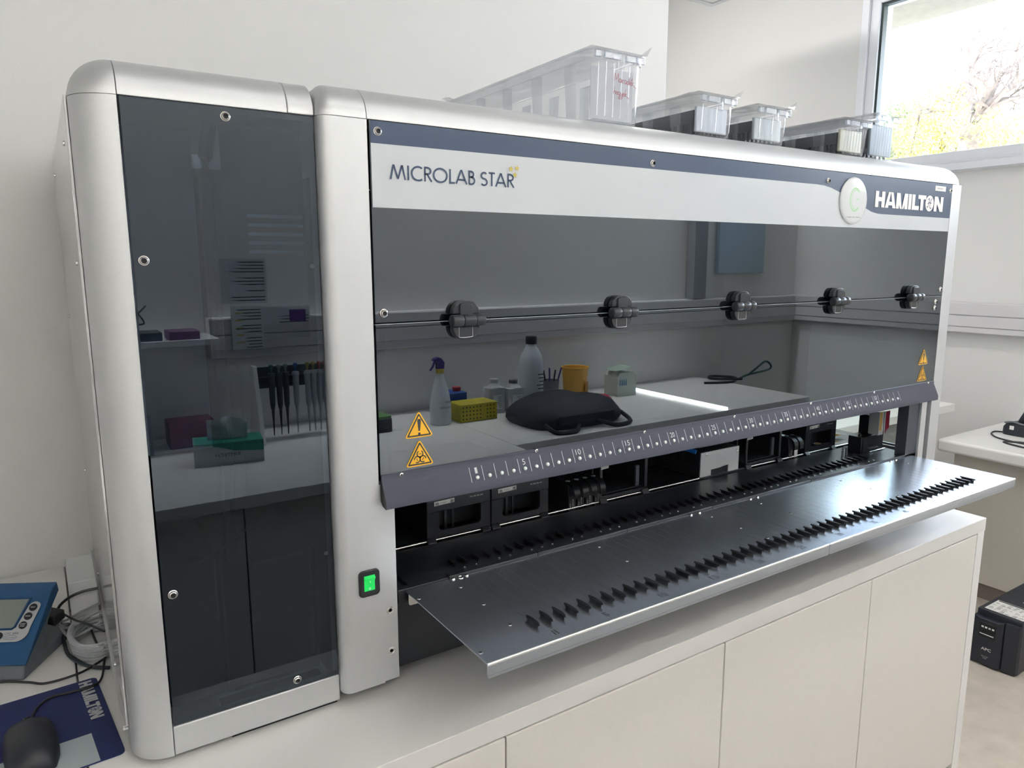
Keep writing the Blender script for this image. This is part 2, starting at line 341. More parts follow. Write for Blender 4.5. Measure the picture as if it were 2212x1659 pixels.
# ------------------------------------------------------------------ outside: eave, trees
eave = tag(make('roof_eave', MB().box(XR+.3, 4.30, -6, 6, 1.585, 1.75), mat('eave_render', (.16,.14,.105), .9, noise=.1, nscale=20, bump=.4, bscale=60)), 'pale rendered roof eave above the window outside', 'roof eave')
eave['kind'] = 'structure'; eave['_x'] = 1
bark = mat('bark', (.13,.10,.085), .9, noise=.3, nscale=20)
def tree(name, label, base, crowns, leafcol, nleaf, size, branches, seed, bare=0):
    rnd = random.Random(seed)
    t = thing(name, label, 'tree', base)
    tr = MB(); bx, by, bz = base
    top = Vector(branches[0]); tr.tube([base, (bx+(top.x-bx)*.3, by+(top.y-by)*.3, bz+(top.z-bz)*.4), tuple(top)], .10, 7, 5)
    make('trunk', tr, bark, t)
    br = MB()
    def grow(p, d, l, rr, k):
        q = p+d*l*.5+Vector((rnd.uniform(-.1,.1),)*3)*l*.5; e = q+(d+Vector([rnd.uniform(-.45,.45) for _ in range(3)])).normalized()*l*.5
        br.tube([p,q,e], max(rr,.004), 4, 2)
        if k > 0:
            for _ in range(3): grow(e if rnd.random() < .6 else q, (d+Vector([rnd.uniform(-.9,.9) for _ in range(3)])).normalized(), l*.62, rr*.55, k-1)
    for c in branches[1:]:
        d = (Vector(c)-top); grow(top, d.normalized(), d.length*.62, .028 if bare else .022, 4 if bare else 3)
    make('branches', br, bark, t)['kind'] = 'stuff'
    lf = MB()
    for _ in range(nleaf):
        c = rnd.choice(crowns); 
        while True:
            v = Vector([rnd.uniform(-1,1) for _ in range(3)])
            if v.length < 1: break
        v = v.normalized()*v.length**.5
        p = Vector(c[0])+Vector((v.x*c[1], v.y*c[1], v.z*c[2]))
        a = Vector([rnd.uniform(-1,1) for _ in range(3)]).normalized()*size*rnd.uniform(.6,1.3); b = a.orthogonal().normalized()*size*.45
        lf.add([p-a,p+b,p+a,p-b], [(0,1,2,3)])
    me = make('foliage', lf, leafcol, t, smooth=0); me['kind'] = 'stuff'
    return t
def leafmat(n, c):
    m = mat(n, c, .6, noise=.35, nscale=3); b = m.node_tree.nodes['Principled BSDF']
    b.inputs['Transmission Weight'].default_value = 0; return m
lm1 = leafmat('yellow_leaf', (.34,.29,.035)); lm2 = leafmat('green_leaf', (.12,.24,.05)); lm3 = leafmat('olive_leaf', (.40,.40,.06))
def at(u, v, X):            # point of the view ray of the lens through image fraction (u, v) at depth x = X
    return None
tree('yellow_tree', 'yellow flowering tree filling the middle of the window outside', (9.3,4.1,-3.0),
     [((9.3,4.25,1.85),.50,.55),((9.3,3.9,1.9),.42,.42),((9.2,3.75,1.50),.50,.50),((9.5,4.5,1.50),.38,.55),((9.3,3.35,1.30),.45,.34),((9.1,4.1,1.1),.7,.35),((9.3,3.0,1.1),.5,.3)], lm1, 15000, .026,
     [(9.3,4.1,.8),(9.3,3.6,2.0),(9.4,4.5,2.1),(9.3,4.2,2.35),(9.2,3.2,1.7)], 3)
tree('green_tree', 'small bright green tree beside the window jamb outside', (12.5,6.7,-3.0),
     [((12.5,6.75,2.4),.42,.62),((12.6,6.4,2.3),.35,.6),((12.4,7.2,2.4),.5,.6)], lm2, 6000, .04, [(12.5,6.7,1.4),(12.5,7.0,2.6),(12.5,6.4,2.5)], 4)
tree('bare_tree', 'half bare tree with a thick leaning branch near the right frame edge', (7.6,2.9,-3.0),
     [((7.6,2.72,1.35),.28,.2),((7.6,3.0,1.45),.22,.2),((7.6,2.5,1.3),.3,.2)], lm3, 1500, .022, [(7.6,2.95,1.45),(7.6,2.62,1.98),(7.6,2.45,2.1),(7.6,2.9,2.2),(7.6,2.4,1.9),(7.6,2.75,1.9)], 5, bare=1)
S('ground', MB().box(4.5, 60, -40, 40, -3.2, -3.0), mat('paving', (.30,.29,.27), .9, noise=.3, nscale=2), smooth=0)

# ================================================================== BENCH UNDER THE INSTRUMENT (turned .46 degrees)
WT = -.572
def bench(name, label, cat, loc):
    t = thing(name, label, cat, loc); return t
BY = -.1366
wt = tag(make('worktop', MB().box(-.538, 1.4728, BY, .84, WT-.0345, WT), lam_m, bevel=.0012), 'long white worktop carrying the big pipetting instrument', 'worktop')
wt2 = tag(make('worktop', MB().box(-2.4, -.5405, BY, .84, WT-.0345, WT), lam_m, bevel=.0012), 'white worktop left of the seam, under the blue controller', 'worktop')
wt2.rotation_euler = (0,0,0)
edges = [-.9845, -.5006, -.0168, .467, .9508, 1.4345]
labs = ['white cupboard unit left of the photo edge under the worktop', 'white cupboard unit below the mouse pad', 'white cupboard unit cut by the bottom left frame edge',
        'widest seen white cupboard unit between two door gaps', 'white cupboard unit at the right end of the bench']
labs = ['white cupboard under the worktop, outside the left frame edge', 'white cupboard under the instrument\'s left module', 'white cupboard, leftmost door seen at the bottom edge',
        'white cupboard with the middle of three visible doors', 'white cupboard with the rightmost door beside the end panel']
rootb = []
for i in range(5):
    x0, x1 = edges[i], edges[i+1]
    c = thing('base_cabinet', labs[i], 'cabinet', ((x0+x1)/2, .2, FZ)); rootb.append(c)
    make('carcass', MB().box(x0+.001, x1-.001, BY+.021, .6, -1.272, WT-.0346), inner_m if 0 else door_m, c)
    make('door', MB().box(x0+.0016, x1-.0016, BY+.001, BY+.019, -1.268, WT-.0385), door_m, c, bevel=.0015)
    make('plinth', MB().box(x0+.001, x1-.001, BY+.05, .55, FZ, -1.272), plinth_m, c)
gp = tag(make('end_panel', MB().box(1.4365, 1.4715, BY+.001, .6, FZ, WT-.0346), edge_m, bevel=.001), 'narrow white end panel closing the bench on the right', 'panel')
rootb += [wt, wt2, gp]

# ================================================================== RIGHT SIDE: desk, rear bench, backup power unit, scanner
t = thing('desk', 'white desk under the window with a rounded edge and cradle on it', 'desk', (3.1, -.4, FZ))
make('desktop', MB().box(2.786, XR-.002, -1.2, .649, -.755, -.70), lam_m, t, bevel=.012, seg=4)
make('front_panel', MB().box(2.93, 2.95, .30, .60, -1.36, -.755), mat('cream_panel', (.66,.62,.55), .5), t)
make('front_panel', MB().box(2.925, 2.945, -.75, .297, -1.40, -.755), door_m, t)
make('rail', MB().box(2.90, 2.94, -1.1, .62, -.83, -.755), MATS['cream_panel'], t)
make('plinth', MB().box(2.955, 2.98, -.7, .60, FZ, -1.34), plinth_m, t)
make('side_panel', MB().box(2.96, 3.45, .60, .62, FZ, -.755), mat('grey_panel', (.32,.31,.29), .6), t)
t = thing('rear_bench', 'white bench behind the instrument with a squared corner at the window wall', 'bench', (2.2, 1.1, FZ))
make('worktop', MB().box(1.40, 3.007, .69, 1.5, -.607, -.572), lam_m, t, bevel=.002)
make('cabinet', MB().box(1.45, 2.90, .74, 1.45, FZ, -.607), mat('grey_cabinet', (.27,.26,.25), .6), t)
t = thing('backup_power_unit', 'black tower power supply with a label sheet on the vinyl floor', 'power supply', (2.57, .16, FZ))
ux0, uy0, uy1, uz1 = 2.355, .086, .240, -1.225
ups_m = mat('ups_black', (.020,.024,.034), .42, bump=.2, bscale=900)
make('casing', MB().box(ux0+.02, ux0+.42, uy0, uy1, FZ+.004, uz1), ups_m, t, bevel=.003)
make('front_bezel', MB().prism([(uy0+.052,FZ+.012),(uy0+.07,FZ+.004),(uy1-.02,FZ+.010),(uy1-.002,FZ+.002),(uy1-.001,uz1-.018),(uy1-.02,uz1-.026),(uy0+.070,uz1-.026),(uy0+.052,uz1-.018)], 'x', ux0-.004, ux0+.021), ups_m, t, bevel=.003)
make('front_corner', MB().prism([(ux0+.004,uy0+.050),(ux0+.021,uy0+.050),(ux0+.021,uy0+.001),(ux0+.010,uy0+.004)], 'z', FZ+.004, uz1-.016), ups_m, t, bevel=.002)
uf = Frame((ux0-.0045, uy1, FZ), (0,-1,0), (0,0,1), .0006)
d = make('display', MB().box(ux0-.0058, ux0-.003, uy0+.075, uy1-.022, FZ+.118, FZ+.175), mat('display_black', (.008,.01,.014), .12), t, bevel=.002)
mb = MB()
for i in range(4): poly(mb, uf, rrect(.030+i*.012, .038+i*.012, .155-.002*i*0, .162, .001))
poly(mb, uf, [(.026,.128),(.074,.128),(.074,.132),(.026,.132)])
for a in (0,1): mb.v = mb.v
make('display_marks', MB().add([(p[0]-.0016,p[1],p[2]) for p in mb.v], mb.f), whitep, d, smooth=0)
make('lettering', text(uf, 'APC', .034, .0115, .036, .066, bold=.02), whitep, t, smooth=0)
make('model_print', MB().add(text(uf, 'Smart-UPS', .022, .0035, .040, .040).v, []) if 0 else text(uf, 'Smart-UPS', .022, .0035, .040, .040), whitep, t, smooth=0)
make('model_print', text(uf, '1500', .012, .0035, .045, .033), whitep, t, smooth=0)
tf = Frame((ux0, uy1, uz1), (0,-1,0), (1,0,0), .0005)
ul = make('label_sheet', MB(), label_w, t) if 0 else None
mb = MB(); poly(mb, Frame((ux0, uy1, uz1), (0,-1,0), (1,0,0), .0005), [(.016,.035),(.016,.15),(.148,.15),(.148,.035)])
ul = make('label_sheet', mb, label_w, t, smooth=0)
mb = MB(); f2 = Frame((ux0, uy1, uz1), (0,-1,0), (1,0,0), .0009); rnd = random.Random(2)
poly(mb, f2, [(.02,.138),(.02,.147),(.144,.147),(.144,.138)])
for j in range(9):
    for i in range(6):
        if rnd.random() < .75:
            x = .02+i*.021+rnd.uniform(0,.003); y = .04+j*.0105; poly(mb, f2, [(x,y),(x+rnd.uniform(.008,.018),y),(x+rnd.uniform(.008,.018),y+rnd.choice([.002,.005])),(x,y+.003)])
make('label_print', mb, darkp, ul, smooth=0)
make('loose_bag', MB().add([(ux0+.17,uy0+.01,uz1+.001),(ux0+.2,uy0+.075,uz1+.001),(ux0+.28,uy0+.06,uz1+.001),(ux0+.29,uy0,uz1+.002),(ux0+.22,uy0+.04,uz1+.014),(ux0+.26,uy0+.03,uz1+.012)], [(0,4,1),(1,4,5,2),(2,5,3),(3,5,4,0)]), label_w, t)

t = thing('scanner_cradle', 'dark handheld barcode scanner in its charging cradle on the desk', 'scanner', (3.19, .49, -.70))
sc_m = mat('scanner_dark', (.022,.027,.036), .45); rub = mat('grey_rubber', (.16,.17,.19), .5)
# cradle: hollow boat shape running toward -y
rings = []
for y_, wd, zt in ((.535,.030,.036),(.52,.042,.052),(.49,.046,.062),(.44,.046,.056),(.40,.046,.075),(.36,.04,.09)):
    rings.append([(3.165-wd,y_,-.70),(3.165+wd,y_,-.70),(3.165+wd*.9,y_,-.70+zt),(3.165-wd*.9,y_,-.70+zt)])
make('cradle', MB().loft(rings), sc_m, t, bevel=.006, seg=3)
make('rim', MB().tube([(3.128,.525,-.645),(3.122,.49,-.636),(3.122,.44,-.642),(3.124,.40,-.624),(3.13,.36,-.608)], .004, 8, 4), rub, t)
make('scanner_body', MB().loft([[(3.165+a*sx_-0,y_+b*.5,z_+b) for a,b in ((-.02,-.015),(.02,-.015),(.022,.015),(-.022,.015))] for sx_,y_,z_ in ((1,.475,-.65),(1,.445,-.58),(1.05,.41,-.50),(1.3,.38,-.455))]), sc_m, t, bevel=.008, seg=3)
make('scanner_head', MB().box(3.135,3.195,.30,.425,-.475,-.43), sc_m, t, bevel=.012, seg=3)
fr_ = Frame((3.1195,.50,-.68), (0,-1,0), (0,0,1), .001)
mb = MB(); poly(mb, fr_, rrect(0,.018,.008,.026,.002)); make('sticker', mb, label_w, t, smooth=0)
c1_ = tag(make('cable', MB().tube([(3.15,.535,-.695),(3.13,.565,-.696),(3.06,.545,-.696),(3.00,.48,-.696),(2.985,.36,-.696),(3.02,.2,-.696),(3.1,0,-.696)], .0035, 8, 6), blk), 'thin black cable looping in front of the scanner cradle', 'cable')
c2_ = tag(make('cable', MB().tube([(3.2,.1,-.696),(3.1,.25,-.696),(3.0,.40,-.696),(2.96,.45,-.696),(2.93,.42,-.696),(2.90,.30,-.696),(2.88,.1,-.696)], .004, 8, 6), blk), 'thicker black cable nearest the desk edge by the cradle', 'cable')

# ================================================================== THE INSTRUMENT
P_ = .0225
M = thing('pipetting_instrument', 'large silver robotic pipetting instrument with dark tinted covers on the white worktop', 'instrument', (.5, .35, WT))
def A(name, mb, m, par=None, **k): return make(name, mb, m, par or M, **k)
# shells
def shell(x0, x1, rx0, rx1, rz, ztop, zb, th=.004):
    o = [(x0, zb)] + (arc(x0+rx0, ztop-rz, rx0, rz, 180, 90, 8) if rx0 else [(x0, ztop)]) + (arc(x1-rx1, ztop-rz, rx1, rz, 90, 0, 8) if rx1 else [(x1, ztop)]) + [(x1, zb)]
    cx = (x0+x1)/2; i_ = [(x+(th if x < cx else -th) if (x-x0 < rx0+.001 or x1-x < rx1+.001) else x, z-(th if z > zb else 0)) for x, z in o]
    return o + i_[::-1]
A('roof', MB().prism(shell(-.2120, 1.4418, .02, .040, .046, .32, .20), 'y', .0505, .78), silver)
A('module_roof', MB().prism(shell(-.488, -.2135, .047, 0, .046, .32, .26), 'y', .065, .78), silver)
A('rear_panel', MB().box(-.20, 1.436, .776, .78, -.545, .26), inner_m)
A('inner_wall', MB().box(-.2120, -.206, .05, .776, -.545, .20), inner_m)
A('inner_wall', MB().box(-.1225, -.1185, .022, .72, -.541, -.16), inner_m)
A('backdrop', MB().box(-.118, 1.40, .715, .72, -.41, .25), inner_m)
A('inner_ceiling', MB().box(-.20, 1.43, .02, .77, .262, .266), inner_m)
A('side_frame', MB().box(1.4355, 1.4415, .05, .78, -.10, .20).box(1.4355, 1.4415, .05, .78, -.545, -.42).box(1.4355,1.4415,.40,.78,-.42,-.10), silver)
A('side_window', MB().box(1.437, 1.440, .05, .40, -.42, -.10), clear, smooth=0)
A('base_pan', MB().box(-.20, 1.43, .03, .70, -.545, -.50), inner_m)
# columns
def colpoly(xi, xo, r, d=.05, th=.0):
    s = 1 if xo > xi else -1
    p = arc(xo-s*r, r, r, r, -90, 0 if s > 0 else -180, 8)
    return [(xi, 0)] + p + [(xo, d), (xi, d)]
A('front_column', MB().prism(colpoly(-.1478, -.2123, .016), 'z', -.5475, .2738), silver)
A('front_column', MB().prism(colpoly(1.3905, 1.4418, .010), 'z', -.5475, .2738), silver)
A('module_column', MB().prism([(-.4412, .0176)] + arc(-.4412, .0646, .0468, .047, -90, -180, 14) + [(-.488, .10), (-.4412, .10)], 'z', -.562, .2738), silver)
post = A('inner_post', MB().box(-.1472, -.1228, .003, .022, -.5475, -.235), silver, bevel=.0006)
A('inner_post', MB().box(1.3515, 1.3760, .003, .022, -.5475, -.235), silver, bevel=.0006)
A('dark_post', MB().box(1.300, 1.3505, .0085, .036, -.445, -.22), mat('slate_post', (.045,.055,.072), .4))
# bolts in the post
bp_ = [(.0062,0),(.0062,-.0006),(.0050,-.0010),(.0046,-.0006),(.0028,-.0012),(.0026,.0006)]
for z_ in (-.4334, -.4994):
    b_ = screw((-.1352, .003, z_), 'y', bp_, .0027, post, 20, 'bolt')
# trims
def trim(x0, x1, y0=0., z0=.2744, ry=.05, rz=.0456):
    o = [(y0, z0)] + [(y0+ry-ry*math.cos(a), z0+rz*math.sin(a)) for a in [PI/2*i/12 for i in range(1, 13)]]
    return MB().prism(o + [(y0+ry, z0)], 'x', x0, x1)
A('top_trim', trim(-.1474, 1.3885), silver, bevel=.0007)
def cap(xa, sgn, rx, w0):
    rings = []
    xs = [(xa, 0)] + [(xa+sgn*w0*(1), 0)] + [(xa+sgn*(w0+rx*math.sin(a)), 1-math.cos(a)) for a in [PI/2*i/7 for i in range(1, 8)]]
    for x, q in xs:
        y0 = .0 + min(rx,.016)*q; zt = .32 - .036*q; rz = max(zt-.2744, .002)
        rings.append([(x, y0+(.05-y0)*(1-math.cos(a)), .2744+rz*math.sin(a)) for a in [PI/2*i/12 for i in range(13)]] + [(x, .05, .2744)])
    return MB().loft(rings)
A('trim_cap', cap(-.1482, -1, .020, .0441), silver, bevel=.0005)
A('trim_cap', cap(1.3893, 1, .040, .0125), silver, bevel=.0005)
A('module_trim', trim(-.4405, -.2478, .0176, .2744, .047, .0456), silver, bevel=.0006)
A('module_trim', trim(-.2472, -.2132, .0176, .2744, .047, .0456), silver, bevel=.0012)
c_ = (-.4412, .0646, .2744); rings = []
for i in range(13):
    ph = PI/2*i/12
    rings.append([(c_[0]-.0468*math.sin(ph)*math.cos(th), c_[1]-.047*math.cos(ph)*math.cos(th), c_[2]+.0456*math.sin(th)) for th in [PI/2*j/10 for j in range(11)]] + [c_])
A('module_corner', MB().loft(rings), silver)
A('module_base_rail', MB().box(-.4402, -.2130, .0176, .034, -.562, -.5212), silver, bevel=.0014)
A('foot', MB().prism([(-.366,WT),(-.214,WT),(-.214,-.5622),(-.366,-.5622)], 'y', .030, .12), blk)
for x_, y_ in ((.0,.1),(1.3,.1),(0,.6),(1.3,.6)): A('foot', MB().cyl((x_,y_,WT),(x_,y_,-.545),.025), blk)
sp = A('side_panel', MB().box(-.4915, -.4885, .066, .778, -.53, .2765).box(-.4955, -.4886, .066, .778, -.533, -.527), silver2, bevel=.0004)
for y_, z_ in ((.16,.235),(.70,.248),(.74,-.02),(.135,.085),(.745,-.34),(.60,-.515),(.22,-.515)):
    A('screw', MB().lathe([(.0036,0),(.0034,-.0014),(.0022,-.0022),(.0018,-.0022),(.0016,-.0012)], (-.4915, y_, z_), 12, 'x'), chrome, sp)
# base panel, deck
A('base_panel', MB().box(-.1225, 1.35, .020, .026, -.5412, -.432), blk2)
A('deck', MB().box(-.118, 1.4335, .172, .714, -.425, -.412), mat('steel_deck', (.25,.27,.29), .12, .9))
fd = A('front_deck', MB().box(-.093, 1.3505, .024, .156, -.425, -.4135).box(-.118,-.0935,.024,.156,-.430,-.420), blk2, bevel=.0006)
rl = A('front_rail', MB().box(-.118, -.031, .0100, .0225, -.432, -.410).box(-.0305,.1415,.0085,.0225,-.432,-.4078).box(.1420,.3455,.0085,.0225,-.432,-.4078).box(.3460,.5785,.0085,.0225,-.432,-.4078).box(.5790,.9055,.0085,.0225,-.432,-.4078).box(.906,1.3505,.0085,.0225,-.432,-.4078), blk2, bevel=.0012)
rod_m = mat('bright_edge', (.93,.92,.88), .28, 1.)
A('deck_edge', MB().cyl((-.118,.166,-.4118),(.6060,.166,-.4118),.0024,n=12).cyl((.6075,.166,-.4118),(1.372,.166,-.4118),.0024,n=12), rod_m)
A('deck_edge', MB().cyl((1.372,.03,-.4118),(1.372,.164,-.4118),.0022,n=12), rod_m)
# fins on the inner deck (one mesh shared by all)
def fin(L, H, wc, yc, z0, x=0):
    half = L/2
    cap_ = [(x+wc/2*(1-abs(s)**2.6)**.8 if abs(s) < 1 else x, yc+s*half) for s in [-1+2*i/12 for i in range(13)]] + [(x-wc/2*(1-abs(s)**2.6)**.8, yc+s*half) for s in [1-2*i/12 for i in range(1, 12)]]
    foot = [(x+(px-x)*.62, yc+(py-yc)*.80) for px, py in cap_]
    mb = MB().prism(foot, 'z', z0, z0+H-.002); mb.prism(cap_, 'z', z0+H-.0028, z0+H); return mb
fi = A('fin', fin(.032, .0078, .0058, .058, -.4135), blk, fd)
for k in range(1, 54): sub(fi, fd, Vector(fi.location)+Vector((k*P_, 0, 0)))
scp = [(.0026,0),(.0024,.0008),(.0013,.0013),(.0011,.0006)]
s0 = A('screw', MB().lathe(scp, (.0125, .036, -.4135), 10), chrome, fd)
for k in range(1, 54):
    if k % 7 not in (2, 5): sub(s0, fd, Vector(s0.location)+Vector((k*P_, 0, 0)))
# loading tray: two bent steel sheets
def tray(x0, x1, f0, f1, name='load_tray'):
    zt = -.412; yb, yf = .0078, -.236; rr = .0028
    prof = [(yb, zt-.0016), (yb, zt)] + [(yf+rr-rr*math.sin(a), zt-rr+rr*math.cos(a)) for a in [PI/2*i/5 for i in range(6)]] + [(yf, zt-.0165), (yf+.0016, zt-.0165)] + [(yf+rr-(rr-.0016)*math.sin(a), zt-rr+(rr-.0016)*math.cos(a)) for a in [PI/2*i/5 for i in range(5, -1, -1)]]
    mb = MB().prism(prof, 'x', x0, x1)
    lipp = [(x, z) for x, z in rrect(x0, x1, zt-.0205, zt-.0163, (.0038,0,0,.0038))]
    mb.prism(lipp, 'y', yf, yf+.0016)
    t_ = A(name, mb, steel, bevel=0)
    f_ = A('fin', fin(.034, .0075, .0062, -.184, -.412, f0*P_-.0025), blk, t_)
    for k in range(f0+1, f1): sub(f_, t_, Vector(f_.location)+Vector(((k-f0)*P_, 0, 0)))
    ln = MB()
    for k in range(f0, f1):
        x = k*P_; ln.box(x-.00014, x+.00014, -.163, -.012, zt-.0002, zt+.00006)
    A('engraved_lines', ln, darkp, t_, smooth=0)
    return t_
TA = tray(-.1067, .6068, 0, 27); TB = tray(.6078, 1.3255, 27, 55)
e1 = A('bent_edge', MB().cyl((-.1060,-.2348,-.4136),(.6062,-.2348,-.4136),.0021,n=10), steel_e, TA)
e2 = A('bent_edge', MB().cyl((.6084,-.2348,-.4136),(1.3249,-.2348,-.4136),.0021,n=10), steel_e, TB)
TF = Frame((0,0,-.412), (1,0,0), (0,1,0), .0002)
for n_ in (1,5,10,15,20,25,30,35,40,45,50):
    T_ = TA if n_ < 28 else TB; wd = .0065 if n_ == 1 else (.008 if n_ == 5 else .015)
    A('engraved_number', text(TF, str(n_), wd, .0125, (n_-.5)*P_-wd/2, -.2245, outline=.00022), darkp, T_, smooth=0)
scr = [(.0030,0),(.0028,.0007),(.0016,.0009),(.0013,.0004)]
dome = [(.0032,0),(.0031,.0012),(.0024,.0022),(.0012,.0027)]
for x_, y_, k in ((-.0295,-.0266,0),(-.0285,-.095,0),(-.029,-.1676,0),(-.1008,-.0266,0),(-.1005,-.2077,0),(-.0262,.0035,1),(-.0018,.0035,1),(.2535,-.0205,0),(.2534,-.0933,0),(.5103,.0035,1),(.5338,.0035,1),(.538,-.0245,0),(.5376,-.0963,0),(.538,-.157,0),
                  (.6891,.0035,1),(.7123,.0035,1),(.6862,-.0256,0),(.6873,-.0968,0),(.688,-.157,0),(.97,-.0256,0),(.97,-.0968,0),(.97,-.157,0),(1.2233,.002,1),(1.2467,.002,1),(1.2466,-.0284,0),(1.2549,-.0949,0),(1.255,-.1676,0),(1.3150,-.205,0)):
    screw((x_, y_, -.412), 'z', dome if k else scr, 0 if k else .0016, TA if x_ < .607 else TB, 12)
A('magnet_ring', MB().lathe([(.0048,0),(.0048,.001),(.0034,.0014),(.0030,.0006)], (-.0128,.0036,-.412), 16), chrome, TA)
A('tray_bracket', MB().prism(rrect(-.1050,-.0850,-.4335,-.4140,(.003,0,0,.003)), 'y', .000, .0018), mat('bracket_light', (.62,.58,.55), .4), TA)

# covers
UP = A('upper_cover', MB().box(-.1445, 1.3882, .0, .004, .0014, .2735), tint, smooth=0)
LOC = A('door_cover', MB().box(-.1445, 1.3882, .0, .004, -.2230, -.0014), tint, smooth=0)
MC = A('module_cover', MB().box(-.4385, -.2138, .0195, .0225, -.5205, .2735), tintL, smooth=0)
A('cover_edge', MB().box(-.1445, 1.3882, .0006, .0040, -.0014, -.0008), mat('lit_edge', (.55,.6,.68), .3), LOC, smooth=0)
F0 = AX((0, 0, 0), .0006)
sc_curve = [(1.090,.1918),(1.070,.1924),(1.045,.1957),(1.0196,.2032),(.97,.2185),(.9189,.2326),(.89,.2396),(.865,.2430),(.84,.2440)]
mb = MB(); slab(mb, F0, [(-.1430,.2732),(1.3878,.2732),(1.3878,.1918)] + sc_curve + [(-.1430,.2440)], 0)
A('blue_band', mb, navy, UP, smooth=0)
mb = MB(); slab(mb, F0, [(-.1430,.2440)] + sc_curve[::-1] + [(1.3878,.1918),(1.3878,.1594),(-.1430,.1594)], 0)
wb = A('grey_band', mb, bandw, UP, smooth=0)
# lettering MICROLAB STAR from strokes
ci = lambda cx, cy, rx, ry, a0, a1, n=14: arc(cx, cy, rx, ry, a0, a1, n)
LT = {'M': (1.02,[[(.03,0),(.20,.93),(.24,.93),(.47,.10),(.50,.10),(.73,.93),(.77,.93),(.94,0)]]), 'I': (.26,[[(.12,0),(.12,1)]]),
 'C': (.82,[ci(.50,.5,.42,.47,52,308)]), 'R': (.62,[[(.12,0),(.12,.96),(.28,.96)]+ci(.28,.74,.22,.22,90,-90,8)+[(.12,.52)],[(.26,.50),(.56,0)]]),
 'O': (1.06,[ci(.52,.5,.45,.47,0,352,24)+[(.97,.5)]]), 'L': (.50,[[(.12,1),(.12,.045),(.44,.045)]]), 'A': (.82,[[(.03,0),(.37,.95),(.42,.95),(.77,0)],[(.16,.30),(.64,.30)]]),
 'B': (.60,[[(.12,.045),(.12,.955),(.26,.955)]+ci(.26,.755,.17,.2,90,-90,8)+[(.12,.555)],[(.26,.555)]+ci(.28,.30,.22,.255,90,-90,8)+[(.12,.045)]]),
 'S': (.60,[ci(.29,.73,.20,.22,35,250,10)+ci(.28,.27,.22,.23,70,-145,10)]), 'T': (.52,[[(.25,0),(.25,.955)],[(.02,.955),(.48,.955)]]), ' ': (.30,[])}
LF = Frame((0,0,0), Vector((.2017,0,-.0012)).normalized(), Vector((.10,0,1)).normalized() if 0 else (0,0,1), .0016)
mb = MB(); fit_strokes(mb, Frame((-.1165,0,.1983), Vector((1,0,-.006)), (0,0,1), .0013), [LT[c] for c in 'MICROLAB STAR'], .2045, .0198, 0, 0, .0026)
A('name_lettering', mb, mat('navy_lettering', (.035,.06,.12), .4), wb.parent, smooth=0)
for sx_, sz_ in ((.0815,.2245),(.0925,.2262),(.0885,.2163)):
    mb = MB()
    poly(mb, AX((sx_,0,sz_), .0013), [((.0052 if i % 2 == 0 else .0021)*math.sin(i*PI/5+.15), (.0052 if i % 2 == 0 else .0021)*math.cos(i*PI/5+.15)) for i in range(10)])
    A('star_emblem', mb, gold_m, UP, smooth=0)
mb = MB(); dsc = MB(); scp_ = MB(); hamilton(mb, dsc, scp_, Frame((0,0,0), (1,0,-.003), (0,0,1), .0013), 1.0562, .2098, .3170, .0352)
A('maker_lettering', mb, whitep, UP, smooth=0); o_ = A('maker_disc', dsc, whitep, UP, smooth=0); A('maker_script', scp_, navy, UP, smooth=0)
bd = A('round_badge', MB().lathe([(.0498,0),(.0500,-.0022),(.0485,-.0036),(.043,-.0044),(.02,-.0048),(.0,-.0049)], (.9705,-.0006,.2160), 40, 'y'), mat('badge_white', (.62,.64,.65), .15), UP)
mb = MB(); FB = AX((.9690,-.0052,.2185), .0003)
ribbon(mb, FB, ci(.003,0,.0185,.0245,40,320,24), .0022); ribbon(mb, FB, ci(.006,0,.0170,.0205,60,300,24), .0012); ribbon(mb, FB, ci(.014,-.004,.007,.006,30,150,8), .0013)
A('badge_emblem', mb, green_p, bd.parent, smooth=0)
mb = text(AX((.9430,-.0046,.1790), .0006), '....imagine the NEXT....', .060, .0038, -.002, 0); A('badge_print', mb, darkp, UP, smooth=0)
mb = MB(); slab(mb, F0, [(1.3085,.2548),(1.3575,.2546),(1.3575,.2665),(1.3085,.2668)], .0004); sl = A('small_label', mb, label_w, UP, smooth=0)
A('label_print', text(AX((1.3180,0,.2588), .0016), 'PRE-HAM-1', .028, .0036), darkp, UP, smooth=0)
big = [(.0058,0),(.0060,-.0010),(.0054,-.0014),(.0050,-.0012),(.0046,-.0030),(.0034,-.0042),(.0023,-.0044),(.0020,-.0022),(.0006,-.0020)]
for x_, z_ in ((-.1328,.2597),(.3744,.2534),(.8785,.2534),(1.3795,.2584),(-.1317,.0147),(1.3770,.0157)): screw((x_, 0, z_), 'y', big, .0030, UP, 20)
for x_, z_ in ((1.3598,-.0153),(1.3582,-.0304)): screw((x_, 0, z_), 'y', big, .0030, LOC, 16)
for x_, z_ in ((-.3238,.2623),(-.4272,.0877),(-.4267,-.3372),(-.2747,-.509)): screw((x_, .0195, z_), 'y', big, .0030, MC, 20)
for x_, z_ in ((-.2245,.0803),(-.2240,-.3279)): A('hole_ring', MB().lathe([(.0030,0),(.0030,-.0006),(.0022,-.0006),(.0022,-.0001)], (x_, .0195, z_), 16, 'y'), mat('slate_ring', (.06,.07,.08), .3), MC)
